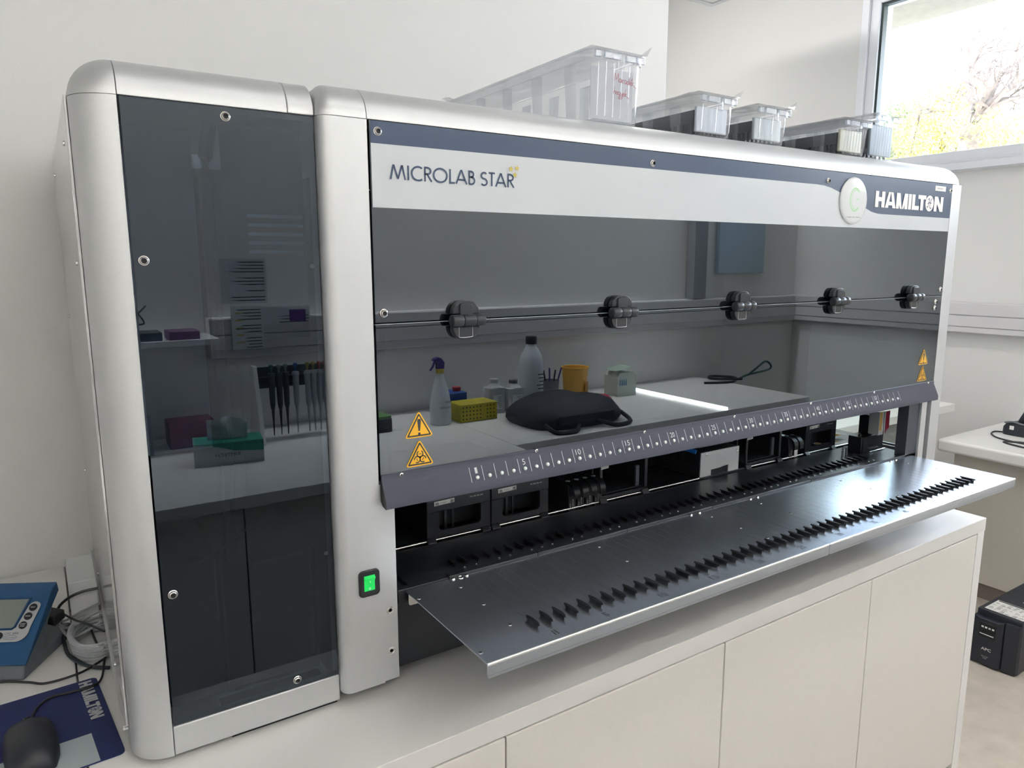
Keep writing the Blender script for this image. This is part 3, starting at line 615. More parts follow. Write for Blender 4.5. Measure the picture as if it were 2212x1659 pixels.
# warning triangles
def sign(cx, zb, s, kind, par, name):
    def tri(h, r_):
        R0 = h*2/3; out = []
        for k in range(3):
            a = 90+120*k; px, py = R0*math.cos(math.radians(a)), R0*math.sin(math.radians(a)); q = r_
            out += [(px*(1-2*q/R0)+q*math.cos(math.radians(a-60+120*j/4)), py*(1-2*q/R0)+q*math.sin(math.radians(a-60+120*j/4))) for j in range(5)]
        return out
    c = (cx, 0, zb+s*.866/3); h = s*.866
    mb = MB(); poly(mb, AX(c, .0007), tri(h, .0028)); rt = A(name, mb, yel, par, smooth=0)
    mb = MB(); poly(mb, AX(c, .0010), tri(h*.86, .0015)); A('sign_border', mb, darkp, par, smooth=0)
    mb = MB(); poly(mb, AX(c, .0013), tri(h*.70, .0004)); A('sign_field', mb, yel, par, smooth=0)
    mb = MB(); f = AX((c[0],0,c[2]), .0016)
    if kind == 'ex':
        poly(mb, f, [(-.0014,-.0035),(.0014,-.0035),(.0030,.0120),(.0022,.0145),(-.0022,.0145),(-.0030,.0120)]); poly(mb, f, [(.0022*math.cos(a*PI/6), -.0080+.0022*math.sin(a*PI/6)) for a in range(12)])
    else:
        for k in range(3):
            a = math.radians(90+120*k); ox, oy = .0054*math.cos(a), .0054*math.sin(a)-.0005
            ribbon(mb, f, [(ox+.0048*math.cos(a+math.radians(t)), oy+.0048*math.sin(a+math.radians(t))) for t in range(28, 333-0, 16) if 1], .0017)
            ribbon(mb, f, [(ox*.0+.0056*math.cos(a+math.radians(t)), -.0005+.0056*math.sin(a+math.radians(t))) for t in (-24,-12,0,12,24)], .0010)
    A('sign_symbol', mb, darkp, par, smooth=0)
sign(-.0818, -.1716, .0475, 'ex', LOC, 'warning_sign'); sign(-.0815, -.2153, .0475, 'bio', LOC, 'warning_sign')
sign(1.3283, -.1727, .0475, 'ex', LOC, 'warning_sign'); sign(1.3290, -.2151, .0475, 'bio', LOC, 'warning_sign')
# hinges
def hinge(hx):
    x = hx+.0025
    up = rrect(x-.0225, x+.0225, .0095, .0285, (0,.017,.017,0), 6); dn = rrect(x-.0225, x+.0225, -.0285, -.0092, (.017,0,0,.017), 6)
    h = A('hinge', MB().prism(up, 'y', -.0005, -.0125), char2, LOC if 0 else M, bevel=.0014, seg=3)
    A('leaf', MB().prism(dn, 'y', -.0005, -.0125), char2, h, bevel=.0014, seg=3)
    A('tab', MB().prism(rrect(x-.0125, x+.0100, .0050, .0252, (0,.004,.004,0), 4), 'y', -.004, -.0158), char2, h, bevel=.0012, seg=2)
    A('tab', MB().prism(rrect(x-.0125, x+.0095, -.0250, -.0080, (.004,0,0,.004), 4), 'y', -.004, -.0118), blk, h, bevel=.0004)
    mb = MB(); rim_ = rrect(x-.0128, x+.0100, -.0255, -.0095, (.004,0,0,.004), 4)
    mb.tube([(p[0], -.0127, p[1]) for p in [(x-.0128,-.0095),(x-.0128,-.0215),(x-.0110,-.0250),(x+.008,-.0252),(x+.0100,-.0225),(x+.0100,-.0095)]], .0005, 5, 3); A('tab_rim', mb, silver2, h)
    for a, b in ((-.0275,-.0092),(-.0089,.0118),(.0121,.0275)):
        A('barrel', MB().lathe([(.0070,a),(.0088,a+.0012),(.0092,a+.0018),(.0092,b-.0008),(.0088,b)], (x, -.0150, 0), 24, 'x'), char2, h)
    return h
h0 = hinge(-.0078)
def copy_part(src, dx):
    c = src.copy(); COL.objects.link(c); c.location = Vector(src.location)+Vector(dx)
    for g in src.children:
        d = g.copy(); COL.objects.link(d); d.parent = c
    return c
for hx in (.2996, .6113, .9273, 1.2363): copy_part(h0, (hx+.0078, 0, 0))
# handle bar with track numbers and clear domes
YT, ZT, YF, ZF, ZB = -.003, -.2273, -.0166, -.2570, -.2680
HB = A('handle_bar', MB().prism([(-.0006,-.2196),(-.0030,-.2204),(YT,ZT),(YF,ZF),(YF,ZB),(-.0145,ZB),(-.0145,-.2575),(.0010,-.2590),(.0010,-.2196)], 'x', -.1445, 1.3882), char, bevel=.0007)
A('end_cap', MB().prism([(YT,ZT),(YF,ZF),(YF,ZB),(-.004,-.2655),(.002,-.2590),(.002,ZT)], 'x', -.1447, -.1437), blk, HB)
sv = Vector((0, YT-YF, ZT-ZF)); SL = sv.length; HF = Frame((0, YF, ZF), (1,0,0), sv.normalized(), .0003)
mb = MB()
poly(mb, HF, [(-.00045, SL*.17),(.00045, SL*.17),(.00045, SL*.90),(-.00045, SL*.90)])
tk_ = A('tick_mark', mb, mat('pale_grey_marks', (.55,.55,.57), .4), HB, smooth=0)
for k in range(1, 55): sub(tk_, HB, Vector(tk_.location)+Vector((k*P_, 0, 0)))
for n_ in [1]+list(range(5, 55, 5)):
    wd = .0045 if n_ == 1 else (.0055 if n_ == 5 else .0110); A('scale_number', text(HF, str(n_), wd, .0095, (n_-.5)*P_-wd/2, SL*.56), MATS['pale_grey_marks'], HB, smooth=0)
Ml = Matrix.Translation(HF(.5*P_, SL*.36)) @ Matrix((tuple(HF.u), tuple(HF.v), tuple(HF.n))).transposed().to_4x4()
led = MB().lathe([(.0034,-.0002),(.0034,.0004),(.0030,.0014),(.0020,.0022),(.0008,.0026)], (0,0,0), 14).xf(Ml)
l0 = A('led_dome', led, led_m, HB)
for k in range(1, 54): sub(l0, HB, Vector(l0.location)+Vector((k*P_, 0, 0)))
for x_, z_ in ((-.1134,-.2232),(.129,-.2225),(.3708,-.2225),(.6159,-.2228),(.8665,-.2229),(1.1116,-.2225),(1.3571,-.2225)):
    screw((x_, -.0030, z_), 'y', [(.0032,0),(.0030,-.0014),(.0018,-.0024),(.0014,-.0016)], .0014, HB, 14)
# power switch
sw = A('power_switch', MB().prism(rrect(-.1843,-.1522,-.4000,-.3595,.0065,6), 'y', .001, -.0035), blk, bevel=.0012)
A('switch_well', MB().prism(rrect(-.1805,-.1560,-.3955,-.3640,.003,4), 'y', -.0032, -.0038), inner_m, sw)
A('rocker', MB().prism([(-.0030,-.3905),(-.0046,-.3905),(-.0040,-.3770),(-.0078,-.3700),(-.0040,-.3670),(-.003,-.3670)], 'x', -.1770, -.1605), green_r, sw, bevel=.0004)
mb = MB(); f = AX((-.1690,-.0050,-.3865), .0004); ribbon(mb, f, [(.0014*math.cos(a*PI/8),.0014*math.sin(a*PI/8)) for a in range(16)], .0006, True); poly(mb, AX((-.1688,-.0060,-.3755), .0012), [(-.0005,-.0012),(.0003,-.0012),(.0006,.0012),(-.0002,.0012)])
A('switch_marks', mb, whitep, sw, smooth=0)

# seen dimly behind the module cover
g1 = mat('dim_grey', (.11,.13,.14), .6)
A('inner_mast', MB().tube([(-.332,.075,.262),(-.341,.075,.20),(-.341,.075,.05),(-.338,.075,-.16),(-.344,.075,-.33)], .009, 8, 5), inner_m)
vp_ = A('vent_plate', MB().box(-.322,-.216,.070,.073,-.02,.262), inner_m)
for k in range(5):
    z_ = .147-k*.0119; A('vent_slot', MB().prism(rrect(-.2935,-.2187,z_-.0022,z_+.0022,.0021,4), 'y', .0690,.0699), mat('slot_light', (.55,.62,.68), .5, emit=0), vp_)
eb = A('drive_housing', MB().box(-.3625,-.2270,.062,.30,-.5245,-.334), inner_m, bevel=.003)
A('housing_frame', MB().tube([(-.359,.0612,-.52),(-.359,.0612,-.345)], .0008, 5, 2).tube([(-.355,.0612,-.341),(-.245,.0612,-.341)], .0007, 5, 2).tube([(-.235,.0612,-.35),(-.235,.0612,-.50)], .0022, 5, 2).tube([(-.352,.0612,-.521),(-.268,.0612,-.521)], .0028, 5, 2), g1, eb)
A('card_rack', MB().box(-.436,-.3660,.062,.25,-.52,-.31), mat('slate_block', (.035,.042,.052), .5), bevel=.002)
A('inner_cable', MB().tube([(-.43,.06,-.315),(-.40,.055,-.318),(-.37,.055,-.31),(-.33,.055,-.285),(-.29,.055,-.262)], .0016, 6, 6), blk)
A('pale_light_panel', MB().box(-.4380,-.3450,.14,.143,-.18,.262), mat('light_panel_grey', (.62,.66,.68), .6))  # pale panel added to stand in for light seen through the module
A('module_rear', MB().box(-.485,-.2150,.55,.553,-.56,.26), inner_m)
# cables hanging behind the door at the left
A('inner_cable', MB().tube([(-.128,.03,-.01),(-.130,.03,-.05),(-.137,.03,-.12)], .0015, 6, 6).tube([(-.116,.03,-.01),(-.118,.03,-.05),(-.134,.03,-.12)], .0015, 6, 6), blk)
A('plug_block', MB().box(-.138,-.105,.02,.05,-.018,-.004).box(-.131,-.124,.02,.04,-.032,-.018).box(-.119,-.112,.02,.04,-.032,-.018), mat('dark_red_plug', (.10,.02,.02), .5))

# ------------------------------------------------------------------ carriers standing on the deck
CY = .165; CZB = -.4085
def tip_carrier(x0, label):
    x1 = x0+.1325; t = thing('tip_carrier', label, 'carrier', ((x0+x1)/2, .33, -.412))
    mb = MB()
    mb.box(x0, x0+.0245, CY, CY+.006, CZB, -.3592).box(x1-.0205, x1, CY, CY+.006, CZB, -.3592).box(x0+.0245, x1-.0205, CY, CY+.006, CZB, -.3965)
    q = arc(x1-.0205-.008, -.3885, .008, .008, -90, 0, 5); mb.prism(q+[(x1-.0205,-.3965)], 'y', CY, CY+.006)
    q = arc(x0+.0245+.008, -.3885, .008, .008, 270, 180, 5); mb.prism(q+[(x0+.0245,-.3965)], 'y', CY, CY+.006)
    make('front_frame', mb, blk2, t, smooth=0)
    make('top_bar', MB().box(x0, x1, CY-.0004, CY+.008, -.3588, -.318), blk2, t, bevel=.0006)
    make('body', MB().box(x0+.002, x1-.002, CY+.05, CY+.33, -.408, -.33).box(x0+.002,x0+.006,CY+.006,CY+.05,-.408,-.32).box(x1-.006,x1-.002,CY+.006,CY+.05,-.408,-.32), inner_m, t)
    make('inner_post', MB().cyl((x0+.052,CY+.03,-.408),(x0+.052,CY+.03,-.35),.004,n=10).cyl((x0+.07,CY+.035,-.408),(x0+.07,CY+.035,-.35),.003,n=10), mat('dull_steel', (.10,.12,.13), .3, .8), t)
    for a in (x0-.002, x1-.021): make('foot', MB().prism([(CY-.009,-.4175),(CY+.03,-.4175),(CY+.03,-.406),(CY-.002,-.406),(CY-.009,-.4130)], 'x', a, a+.0175), blk, t, bevel=.0008)
    f = AX((x0, CY-.0004, 0), .0006)
    mb = MB(); poly(mb, f, [(.0145,-.3475),(.0555,-.3465),(.0555,-.3385),(.0145,-.3395)]); lb = make('barcode_label', mb, label_w, t, smooth=0)
    mb = MB(); g = AX((x0, CY-.0004, 0), .0011)
    for k in range(9): poly(mb, g, [(.0165+k*.0008,-.3462),(.0169+k*.0008+(k%3)*.0001,-.3462),(.0169+k*.0008,-.3412),(.0165+k*.0008,-.3412)])
    ribbon(mb, g, [(.0475,-.3455),(.0535,-.3455),(.0535,-.3405),(.0475,-.3405)], .0009, True); poly(mb, g, [(.049,-.3445),(.052,-.3445),(.052,-.3415),(.049,-.3415)])
    make('label_marks', mb, darkp, lb, smooth=0)
    make('label_text', text(g, 'T125877', .013, .0022, .0270, -.3445), darkp, lb, smooth=0)
    make('plate_text', text(AX((x0, CY-.0004, 0), .0007), 'TIP_CAR_480_A00', .0275, .0026, .0880, -.3440), whitep, t, smooth=0)
    return t
tc1 = tip_carrier(.0085, 'black tip carrier on the deck, leftmost, above tracks one to six')
tip_carrier(.1440, 'black tip carrier on the deck, second from the left column')
tip_carrier(1.1035, 'black tip carrier on the deck beside the red cartridge')
def sample_carrier(x0, label, white=False, hz=0.):
    t = thing('sample_carrier', label, 'carrier', (x0+.0075, .33, -.412)); x1 = x0+.0150
    body = [(CY+.004,-.4175),(CY+.32,-.4175),(CY+.32,-.3585),(CY+.010,-.3585),(CY+.002,-.3640),(CY-.0005,-.3880),(CY-.0005,-.4175)]
    make('body', MB().prism(body, 'x', x0, x1+.0035), blk2, t, bevel=.0007)
    hp = [(CY+.022,-.3585)] + arc(CY+.012, -.3800, .0275, .0225, 90, 180, 7)[0:] + [(CY-.0150,-.3890)]
    ou = hp; inn = [(y_+.0022, z_-.0022) for y_, z_ in hp[:-1]] + [(CY-.0128,-.3890)]
    make('handle', MB().prism(ou+inn[::-1], 'x', x0+.0040, x0+.0190), blk, t, bevel=.0006, smooth=50)
    make('round_sticker', MB().cyl((x0+.0085,CY+.014,-.3600),(x0+.0085,CY+.014,-.3568),.0046,n=16), mat('pale_blue_sticker', (.42,.52,.55), .4), t)
    for k in range(4): make('tube_hole', MB().lathe([(.0068,0),(.0068,.0007),(.0056,.0007),(.0056,.0001)], (x0+.0090, CY+.040+k*.018, -.3585), 16), blk, t)
    f = AX((x0, CY-.0005, 0), .0005); mb = MB(); poly(mb, f, [(.0012,-.4140),(.0138,-.4140),(.0138,-.3895),(.0012,-.3895)]); lp = make('label_plate', mb, label_w if white else blk, t, smooth=0)
    vf = Frame((x0+.0050, CY-.0005, -.4125), (0,0,1), (-1,0,0), .0010)
    make('label_text', text(vf, 'SMP_CAR_24_A00', .0205, .0022, 0, -.0065), darkp if white else whitep, t, smooth=0)
    make('label_text', text(vf, '20159179', .0120, .0022, 0, .0002), darkp if white else whitep, t, smooth=0)
    return t
for x0, lb in ((.3273,'black narrow sample carrier with vertical lettering, leftmost of the row of four'), (.3494,'black narrow sample carrier, second of the row of four'),
               (.3718,'black narrow sample carrier, third of the row of four'), (.3946,'black narrow sample carrier, fourth of four, against the open plate frame')): sample_carrier(x0, lb)
sample_carrier(1.0361, 'black narrow sample carrier standing right of the second plate frame')
sample_carrier(1.0580, 'narrow sample carrier with a white label under its handle', True)
def plate_carrier(x0, label):
    t = thing('plate_carrier', label, 'carrier', (x0+.067, .33, -.412)); x1 = x0+.1345
    make('frame', MB().box(x0, x0+.0065, CY, CY+.004, -.408, -.330).box(x1-.0080, x1, CY, CY+.010, -.408, -.322).box(x0, x1, CY, CY+.012, -.4085, -.4015).box(x0, x1, CY, CY+.01, -.334, -.322), blk2, t, bevel=.0006)
    make('shelf', MB().box(x0+.002, x1-.002, CY+.012, CY+.31, -.4085, -.400).box(x0+.002, x0+.006, CY+.03, CY+.31, -.400, -.345).box(x1-.006, x1-.002, CY+.01, CY+.31, -.400, -.335), inner_m, t)
    make('frame_post', MB().box(x1-.0265, x1-.0165, CY+.008, CY+.014, -.398, -.352), mat('post_grey', (.07,.08,.10), .4), t, bevel=.001)
    for a in (x0-.003, x1-.018): make('foot', MB().prism([(CY-.009,-.4175),(CY+.03,-.4175),(CY+.03,-.404),(CY-.002,-.404),(CY-.009,-.4130)], 'x', a, a+.0185), blk, t, bevel=.0008)
    mb = MB(); poly(mb, AX((x0, CY-.0002, 0), .0006), [(.002,-.3425),(.022,-.3415),(.022,-.3345),(.002,-.3350)]); lb = make('barcode_label', mb, label_w, t, smooth=0)
    mb = MB(); g = AX((x0, CY-.0002, 0), .0011)
    for k in range(6): poly(mb, g, [(.004+k*.0028,-.3405),(.0052+k*.0028,-.3405),(.0048+k*.0028,-.3365),(.0042+k*.0028,-.3365)])
    make('label_marks', mb, darkp, lb, smooth=0)
    for k in range(3): make('screw', MB().cyl((x1-.004,CY+.02+k*.03,-.37),(x1-.0065,CY+.02+k*.03,-.37),.0022,n=8), chrome, t)
    return t
plate_carrier(.4100, 'open black plate frame with a white label beside the four narrow carriers')
plate_carrier(.8700, 'open black plate frame right of the silver faced shaker')
# shaker with a plain silver face
t = thing('shaker_module', 'black deck module with a flat silver face plate and finned side', 'laboratory module', (.78, .3, -.412))
x0, x1 = .7101, .8420
make('face_plate', MB().prism([(x0,-.4095),(.7459,-.4095),(.7459,-.3956),(.757,-.3956),(.778,-.3950),(.785,-.3935),(.800,-.3925),(.8060,-.3925),(.8060,-.4095),(x1,-.4095),(x1,-.3525),(x1-.002,-.3510),(x0,-.3510)], 'y', CY-.002, CY+.001), mat('anodised_silver', (.66,.68,.69), .45, .3), t, bevel=.0004)
make('body', MB().box(x0, x1, CY+.0012, CY+.30, -.4095, -.3515), inner_m, t, bevel=.001)
mb = MB()
for k in range(14): mb.box(x0-.0012, x0, CY+.006+k*.0075, CY+.0095+k*.0075, -.383, -.356)
make('cooling_fins', mb, blk2, t)
make('base', MB().box(x0-.0008, .868, CY-.004, CY+.30, -.4175, -.4098), blk2, t, bevel=.0008)
make('top_cover', MB().box(x0+.008, x1-.001, CY+.015, CY+.28, -.3445, -.332), mat('cover_grey', (.09,.11,.125), .4), t, bevel=.001)
make('clip', MB().tube([(x0-.004,CY+.010,-.3500),(x0-.014,CY+.03,-.3455),(x0-.03,CY+.07,-.343)], .0055, 8, 4), mat('blue_plastic', (.01,.13,.42), .35), t)
for x_, z_ in ((x0+.018,-.3570),(x1-.012,-.3570),(x1-.006,-.3640)): make('screw', MB().lathe([(.0026,0),(.0024,-.0008),(.0012,-.0010)], (x_, CY-.002, z_), 10, 'y'), chrome, t)
t = thing('waste_block', 'low dark block with a tinted ledge standing between the plate frame and shaker', 'laboratory module', (.61, .4, -.412))
make('body', MB().box(.548, .700, .30, .52, -.412, -.350), blk2, t, bevel=.001)
make('ledge', MB().box(.548, .705, .255, .30, -.372, -.352), mat('ledge_grey', (.09,.115,.12), .35), t, bevel=.001)
# wash / reader unit at the right
t = thing('pump_unit', 'black pump station with a hanging red, white and gold cartridge', 'laboratory unit', (1.30, .12, -.412))
make('base_block', MB().box(1.236, 1.338, .090, .128, -.4135, -.3705), blk, t, bevel=.0015)
make('block_notch', MB().box(1.2400, 1.2560, .0875, .0905, -.4125, -.3725), blk2, t, bevel=.0005)
make('nozzle', MB().cyl((1.250,.105,-.3705),(1.250,.105,-.3660),.004,n=10).cyl((1.262,.112,-.3705),(1.262,.112,-.3665),.003,n=10), blk, t)
make('tower', MB().prism([(1.300,-.4135),(1.350,-.4135),(1.352,-.335),(1.351,-.318),(1.340,-.312),(1.318,-.318),(1.300,-.322)], 'y', .098, .140), blk, t, bevel=.002)
for x_, z_ in ((1.318,-.346),(1.333,-.336),(1.326,-.385)): make('screw', MB().lathe([(.0022,0),(.002,-.0008),(.001,-.001)], (x_,.098,z_), 10, 'y'), chrome, t)
make('cartridge', MB().prism([(.075,-.366),(.100,-.366),(.100,-.300),(.060,-.300),(.060,-.352)], 'x', 1.2820, 1.2845).prism([(1.2845,-.3640),(1.3010,-.358),(1.3060,-.350),(1.3060,-.300),(1.2845,-.300)], 'y', .0600, .0620).box(1.262,1.282,.062,.090,-.362,-.300), mat('cartridge_grey', (.28,.29,.30), .5), t, bevel=.0004)
make('red_face', MB().prism([(1.2880,-.3600),(1.2905,-.3540),(1.2930,-.3495),(1.3050,-.3460),(1.3050,-.300),(1.2880,-.300)], 'y', .0590, .0602), mat('crimson', (.25,.012,.035), .35), t)
for k in range(3): make('gold_contact', MB().box(1.2640+k*.0036, 1.2660+k*.0036, .0605, .0622, -.350, -.300), mat('gold_contact', (.75,.50,.18), .3, .6), t)
make('guide_rail', MB().cyl((1.262,.082,-.411),(1.336,.082,-.411),.0016,n=8), chrome, t)
t = thing('loop_bracket', 'small upright grey loop bracket before the pump station', 'bracket', (1.178, .10, -.4135))
pt = [(1.170,.10,-.4135),(1.170,.10,-.396),(1.173,.10,-.3915),(1.178,.10,-.390),(1.183,.10,-.3915),(1.186,.10,-.396),(1.186,.10,-.4135)]
make('loop', MB().tube(pt, .0030, 8, 5), mat('loop_grey', (.10,.115,.14), .4), t)
t = thing('parts_bag', 'clear and yellow plastic bag lying on the deck left of the pump station', 'bag', (1.30, .25, -.412))
make('bag', MB().add([(1.265,.245,-.408),(1.372,.215,-.405),(1.30,.33,-.398),(1.255,.29,-.392),(1.31,.25,-.388),(1.265,.245,-.390)], [(0,1,4,5),(1,2,4),(4,2,3,5),(0,5,3)]), mat('bag_white', (.74,.72,.68), .4), t, smooth=60)
make('bag_content', MB().add([(1.262,.242,-.4075),(1.355,.2165,-.4045),(1.32,.226,-.3985),(1.262,.242,-.396)], [(0,1,2,3)]), mat('bag_yellow', (.80,.42,.01), .4), t)

# ================================================================== TIP TUBS ON THE ROOF
card_m = mat('lilac_card', (.50,.51,.56), .6); comb_m = mat('dark_tip_rack', (.035,.04,.055), .5, noise=.2, nscale=60)
pale_m = mat('pale_rack_end', (.50,.54,.60), .25, .2, noise=.15, nscale=12, stretch=(6,1,1)); pale2 = mat('straw_rack_end', (.42,.42,.33), .3, .2, noise=.2, nscale=10, stretch=(6,1,1))
def tub(x0, x1, zt, L, label, kind, rot=0., comb=True, front=None, ribs=6):
    y0 = .036; zb = .3212; h = zt-zb; t = thing('tip_tub', label, 'plastic tub', ((x0+x1)/2, y0+L/2, zb), None)
    w_ = x1-x0; cx = (x0+x1)/2
    def ring(dx, dy, z, r, n=5): return [(px, py, z) for px, py in rrect(x0-dx, x1+dx, y0-dy, y0+L+dy, r, n)]
    lo, hi = zb, zt-.016
    outer = [ring(-.001,-.001,lo,.012), ring(0,0,lo+.004,.014), ring(.0035,.004,hi,.017), ring(.0065,.006,hi+.001,.018), ring(.0075,.007,zt-.003,.019), ring(.0135,.012,zt-.0025,.023), ring(.0137,.0122,zt-.0008,.023)]
    nr = len(outer[0]); tb_ = MB().loft(outer, close=False); tb_.f.append(tuple(range(nr)))
    make('tub', tb_, tub_m, t, smooth=30)
    n_ = 5
    for k in range(n_):        # pillars in the long walls, alcoves between
        y_ = y0+.055+(L-.10)*k/(n_-1)
        for xs, s in ((x0, -1), (x1, 1)):
            rb = MB().loft([[(xs-s*.001,y_-.012,lo+.003),(xs-s*.001,y_+.012,lo+.003),(xs+s*.004,y_+.008,lo+.003),(xs+s*.004,y_-.008,lo+.003)], [(xs+s*.003,y_-.016,hi-.002),(xs+s*.003,y_+.016,hi-.002),(xs+s*.0085,y_+.010,hi-.002),(xs+s*.0085,y_-.010,hi-.002)]]); make('pillar', rb, tub_m, t)
    for k in range(ribs): 
        x_ = x0+w_*(.10+.80*k/(ribs-1)); make('rib', MB().tube([(x_,y0-.0006,lo+.008),(x_,y0-.0036,hi-.002)], .0011, 5, 2), tub_m, t)
    tabm = glass('clear_tab', (.86,.90,.96), .03, (1,1,1), 1.6, .35, .22)
    for a, b in ((.03,.10),(.22,.34),(.38,.50),(.66,.80),(.88,1.0)): make('rim_tab', MB().box(x0+w_*a-.003, x0+w_*b+.002, y0-.0105, y0-.0045, hi+.0025, zt-.0035), tabm, t, bevel=.0008)
    make('latch', MB().tube([(cx-.006,y0-.011,zt-.004),(cx-.006,y0-.012,hi-.008),(cx-.004,y0-.0125,hi-.012),(cx+.004,y0-.0125,hi-.012),(cx+.006,y0-.012,hi-.008),(cx+.006,y0-.011,zt-.004)], .0010, 6, 3), tub_m, t)
    # wavy film lid
    rnd = random.Random(int(x0*1000)); nx, ny = 14, 26; fx0, fx1, fy0, fy1 = x0-.012, x1+.014, y0-.013, y0+L+.013
    vs = []
    for j in range(ny+1):
        for i in range(nx+1):
            a, b = i/nx, j/ny; e = min(a,1-a,b,1-b)
            z_ = zt+.0006+.007*min(1,e*7)*(.6+.4*math.sin(a*5+x0*9)*math.cos(b*7+x0*5))+.0012*math.sin(a*17)*math.sin(b*23)
            if a > .93 and b < .14: z_ += .016*((a-.93)/.07)*((.14-b)/.14)
            if a < .08 and b > .93: z_ += .010
            vs.append((fx0+(fx1-fx0)*a, fy0+(fy1-fy0)*b, z_))
    fs = [(j*(nx+1)+i, j*(nx+1)+i+1, (j+1)*(nx+1)+i+1, (j+1)*(nx+1)+i) for j in range(ny) for i in range(nx)]
    make('film_lid', MB().add(vs, fs), film_m, t, smooth=60)
    if comb:
        cm = MB().box(x0+.006, x1-.006, y0+.016, y0+L-.01, lo+.022, hi-.010)
        for k in range(int(L/.011)):
            y_ = y0+.02+k*.011
            for xx in (x0+.007, x1-.009): cm.prism([(xx,y_),(xx+.002,y_),(xx+.002,y_+.005),(xx,y_+.005)], 'z', lo+.004, lo+.022)
        make('tip_rack', cm, comb_m, t)
    if front: make('rack_end', MB().box(x0+.006, x1-.005, y0+.008, y0+.0145, lo+.006, hi-.003), front, t, bevel=.002)
    return t
t1 = tub(.2655, .3725, .4330, .50, 'tallest clear plastic tub on the roof with red handwriting on its end', 0, comb=False)
cd = make('card', MB().box(.2725, .3665, .048, .0488, .3265, .410), card_m, t1)
HW = {'M': (1.05,[[(0,0),(.15,1),(.42,.25),(.75,1.05),(.85,0)]]), 'a': (.62,[[(.45,.42),(.2,.48),(.03,.22),(.15,0),(.40,.15),(.46,.42),(.46,.10),(.58,.04)]]), 'r': (.45,[[(.02,.42),(.08,0),(.10,.28),(.25,.44),(.38,.38)]]),
 'd': (.62,[[(.45,.35),(.2,.45),(.03,.2),(.18,0),(.42,.2),(.52,1.0),(.48,.2),(.55,.02)]]), 'é': (.52,[[(.05,.2),(.35,.26),(.3,.44),(.1,.38),(.04,.14),(.2,0),(.45,.12)],[(.25,.6),(.42,.85)]]), 'k': (.85,[[(.1,1.05),(.04,0)],[(.38,.5),(.08,.22),(.45,.05),(.95,-.18)]]),
 'h': (.60,[[(.1,1.0),(.03,0),(.1,.3),(.3,.44),(.40,.3),(.42,0)]]), 'e': (.50,[[(.05,.2),(.35,.26),(.3,.44),(.1,.38),(.04,.14),(.2,0),(.45,.12)]]), 'g': (.58,[[(.42,.4),(.15,.45),(.04,.2),(.2,.02),(.42,.2),(.44,.4),(.40,-.4),(.2,-.55),(.1,-.35),(.45,0)]]), 'y': (.60,[[(.04,.42),(.12,.08),(.35,.12),(.44,.42),(.36,-.4),(.15,-.5),(.1,-.3),(.5,.02)]])}
mb = MB(); hf = Frame((.3095,.0322,.3870), Vector((1,0,-.09)), (.04,0,1), .0004)
for wd, oy, k in (('Maradék', 0, .0128), ('hegyek', -.0205, .0115)):
    cx_ = .001
    for ch in wd:
        adv, st = HW[ch]
        for p in st: ribbon(mb, hf, [(cx_+q.x*k*.92, oy+q.y*k) for q in smooth_path([(a,b,0) for a,b in p], 4)], .0008)
        cx_ += adv*k*.80
make('handwriting', mb, mat('red_ink', (.28,.02,.03), .5), t1, smooth=0)
tub(.5180, .6130, .3925, .40, 'low clear tub of dark tips with a bright blue grey end, second on the roof', 1, front=pale_m, ribs=3)
tub(.6820, .7770, .3890, .36, 'low clear tub of dark tips, third from the left on the roof', 2, front=mat('pale_rack_end_b', (.46,.50,.52), .25, .2, noise=.15, nscale=12, stretch=(6,1,1)), ribs=3)
tub(.9700, 1.0640, .3935, .40, 'low clear tub with a straw coloured end, fourth from the left on the roof', 3, front=pale2, ribs=8)
tub(1.0860, 1.1860, .4150, .30, 'taller clear tub at the right end of the roof before the window', 4, front=mat('slate_rack_end', (.24,.29,.33), .3, .2, noise=.1, nscale=12), ribs=9)

# ================================================================== LEFT END OF THE WORKTOP
t = thing('vacuum_controller', 'blue tilted controller with a grey display and black round buttons on the worktop', 'controller', (-.65, .45, WT))
O_ = Vector((-.6137,.3576,WT)); lx = Vector((.870,-.493,0)); ly = Vector((.493,.870,0)); vz = Vector((0,0,1))
def CL(x, l, z): return O_+lx*x+ly*l+vz*z
def cprism(prof, x0, x1, name, m, bevel=0, par=None, **k):
    n = len(prof); mb = MB().add([CL(x0,a,b) for a,b in prof]+[CL(x1,a,b) for a,b in prof], [tuple(range(n)),tuple(range(2*n-1,n-1,-1))]+[(i,(i+1)%n,(i+1)%n+n,i+n) for i in range(n)])
    return make(name, mb, m, par or t, bevel=bevel, **k)
cgrey = mat('controller_grey', (.14,.16,.18), .55); cblue = mat('controller_blue', (.012,.075,.19), .42)
cprism([(0,0),(.0070,.0272),(.0925,.1060),(.104,.088),(.080,.060),(.060,.020),(.066,.016),(.140,.026),(.1448,.022),(.1448,0)], -.146, .0, 'stand', cgrey, bevel=.003, seg=3)
cprism([(.0010,.0262),(.0030,.0235),(.0085,.0262),(.1110,.1010),(.1075,.1180),(.0950,.1130),(.088,.1085),(.0080,.0330)], -.150, .0045, 'head', cblue, bevel=.0045, seg=3)
v_ = (ly*.0837+vz*.0797).normalized(); FO = O_+ly*.0076+vz*.0276
n__ = lx.cross(v_)
CF = lambda l: Frame(FO+n__*.0042, lx, v_, l)
mb = MB(); poly(mb, CF(.0006), rrect(-.136, -.0115, .010, .116, .010)); 
mb = MB(); slab(mb, CF(.0004), [(-.1300,.1040),(-.0225,.1040),(-.0318,.0560),(-.0360,.0520),(-.1300,.0520)], .0008); make('display_frame', mb, mat('deep_blue', (.008,.05,.14), .4), t, smooth=0)
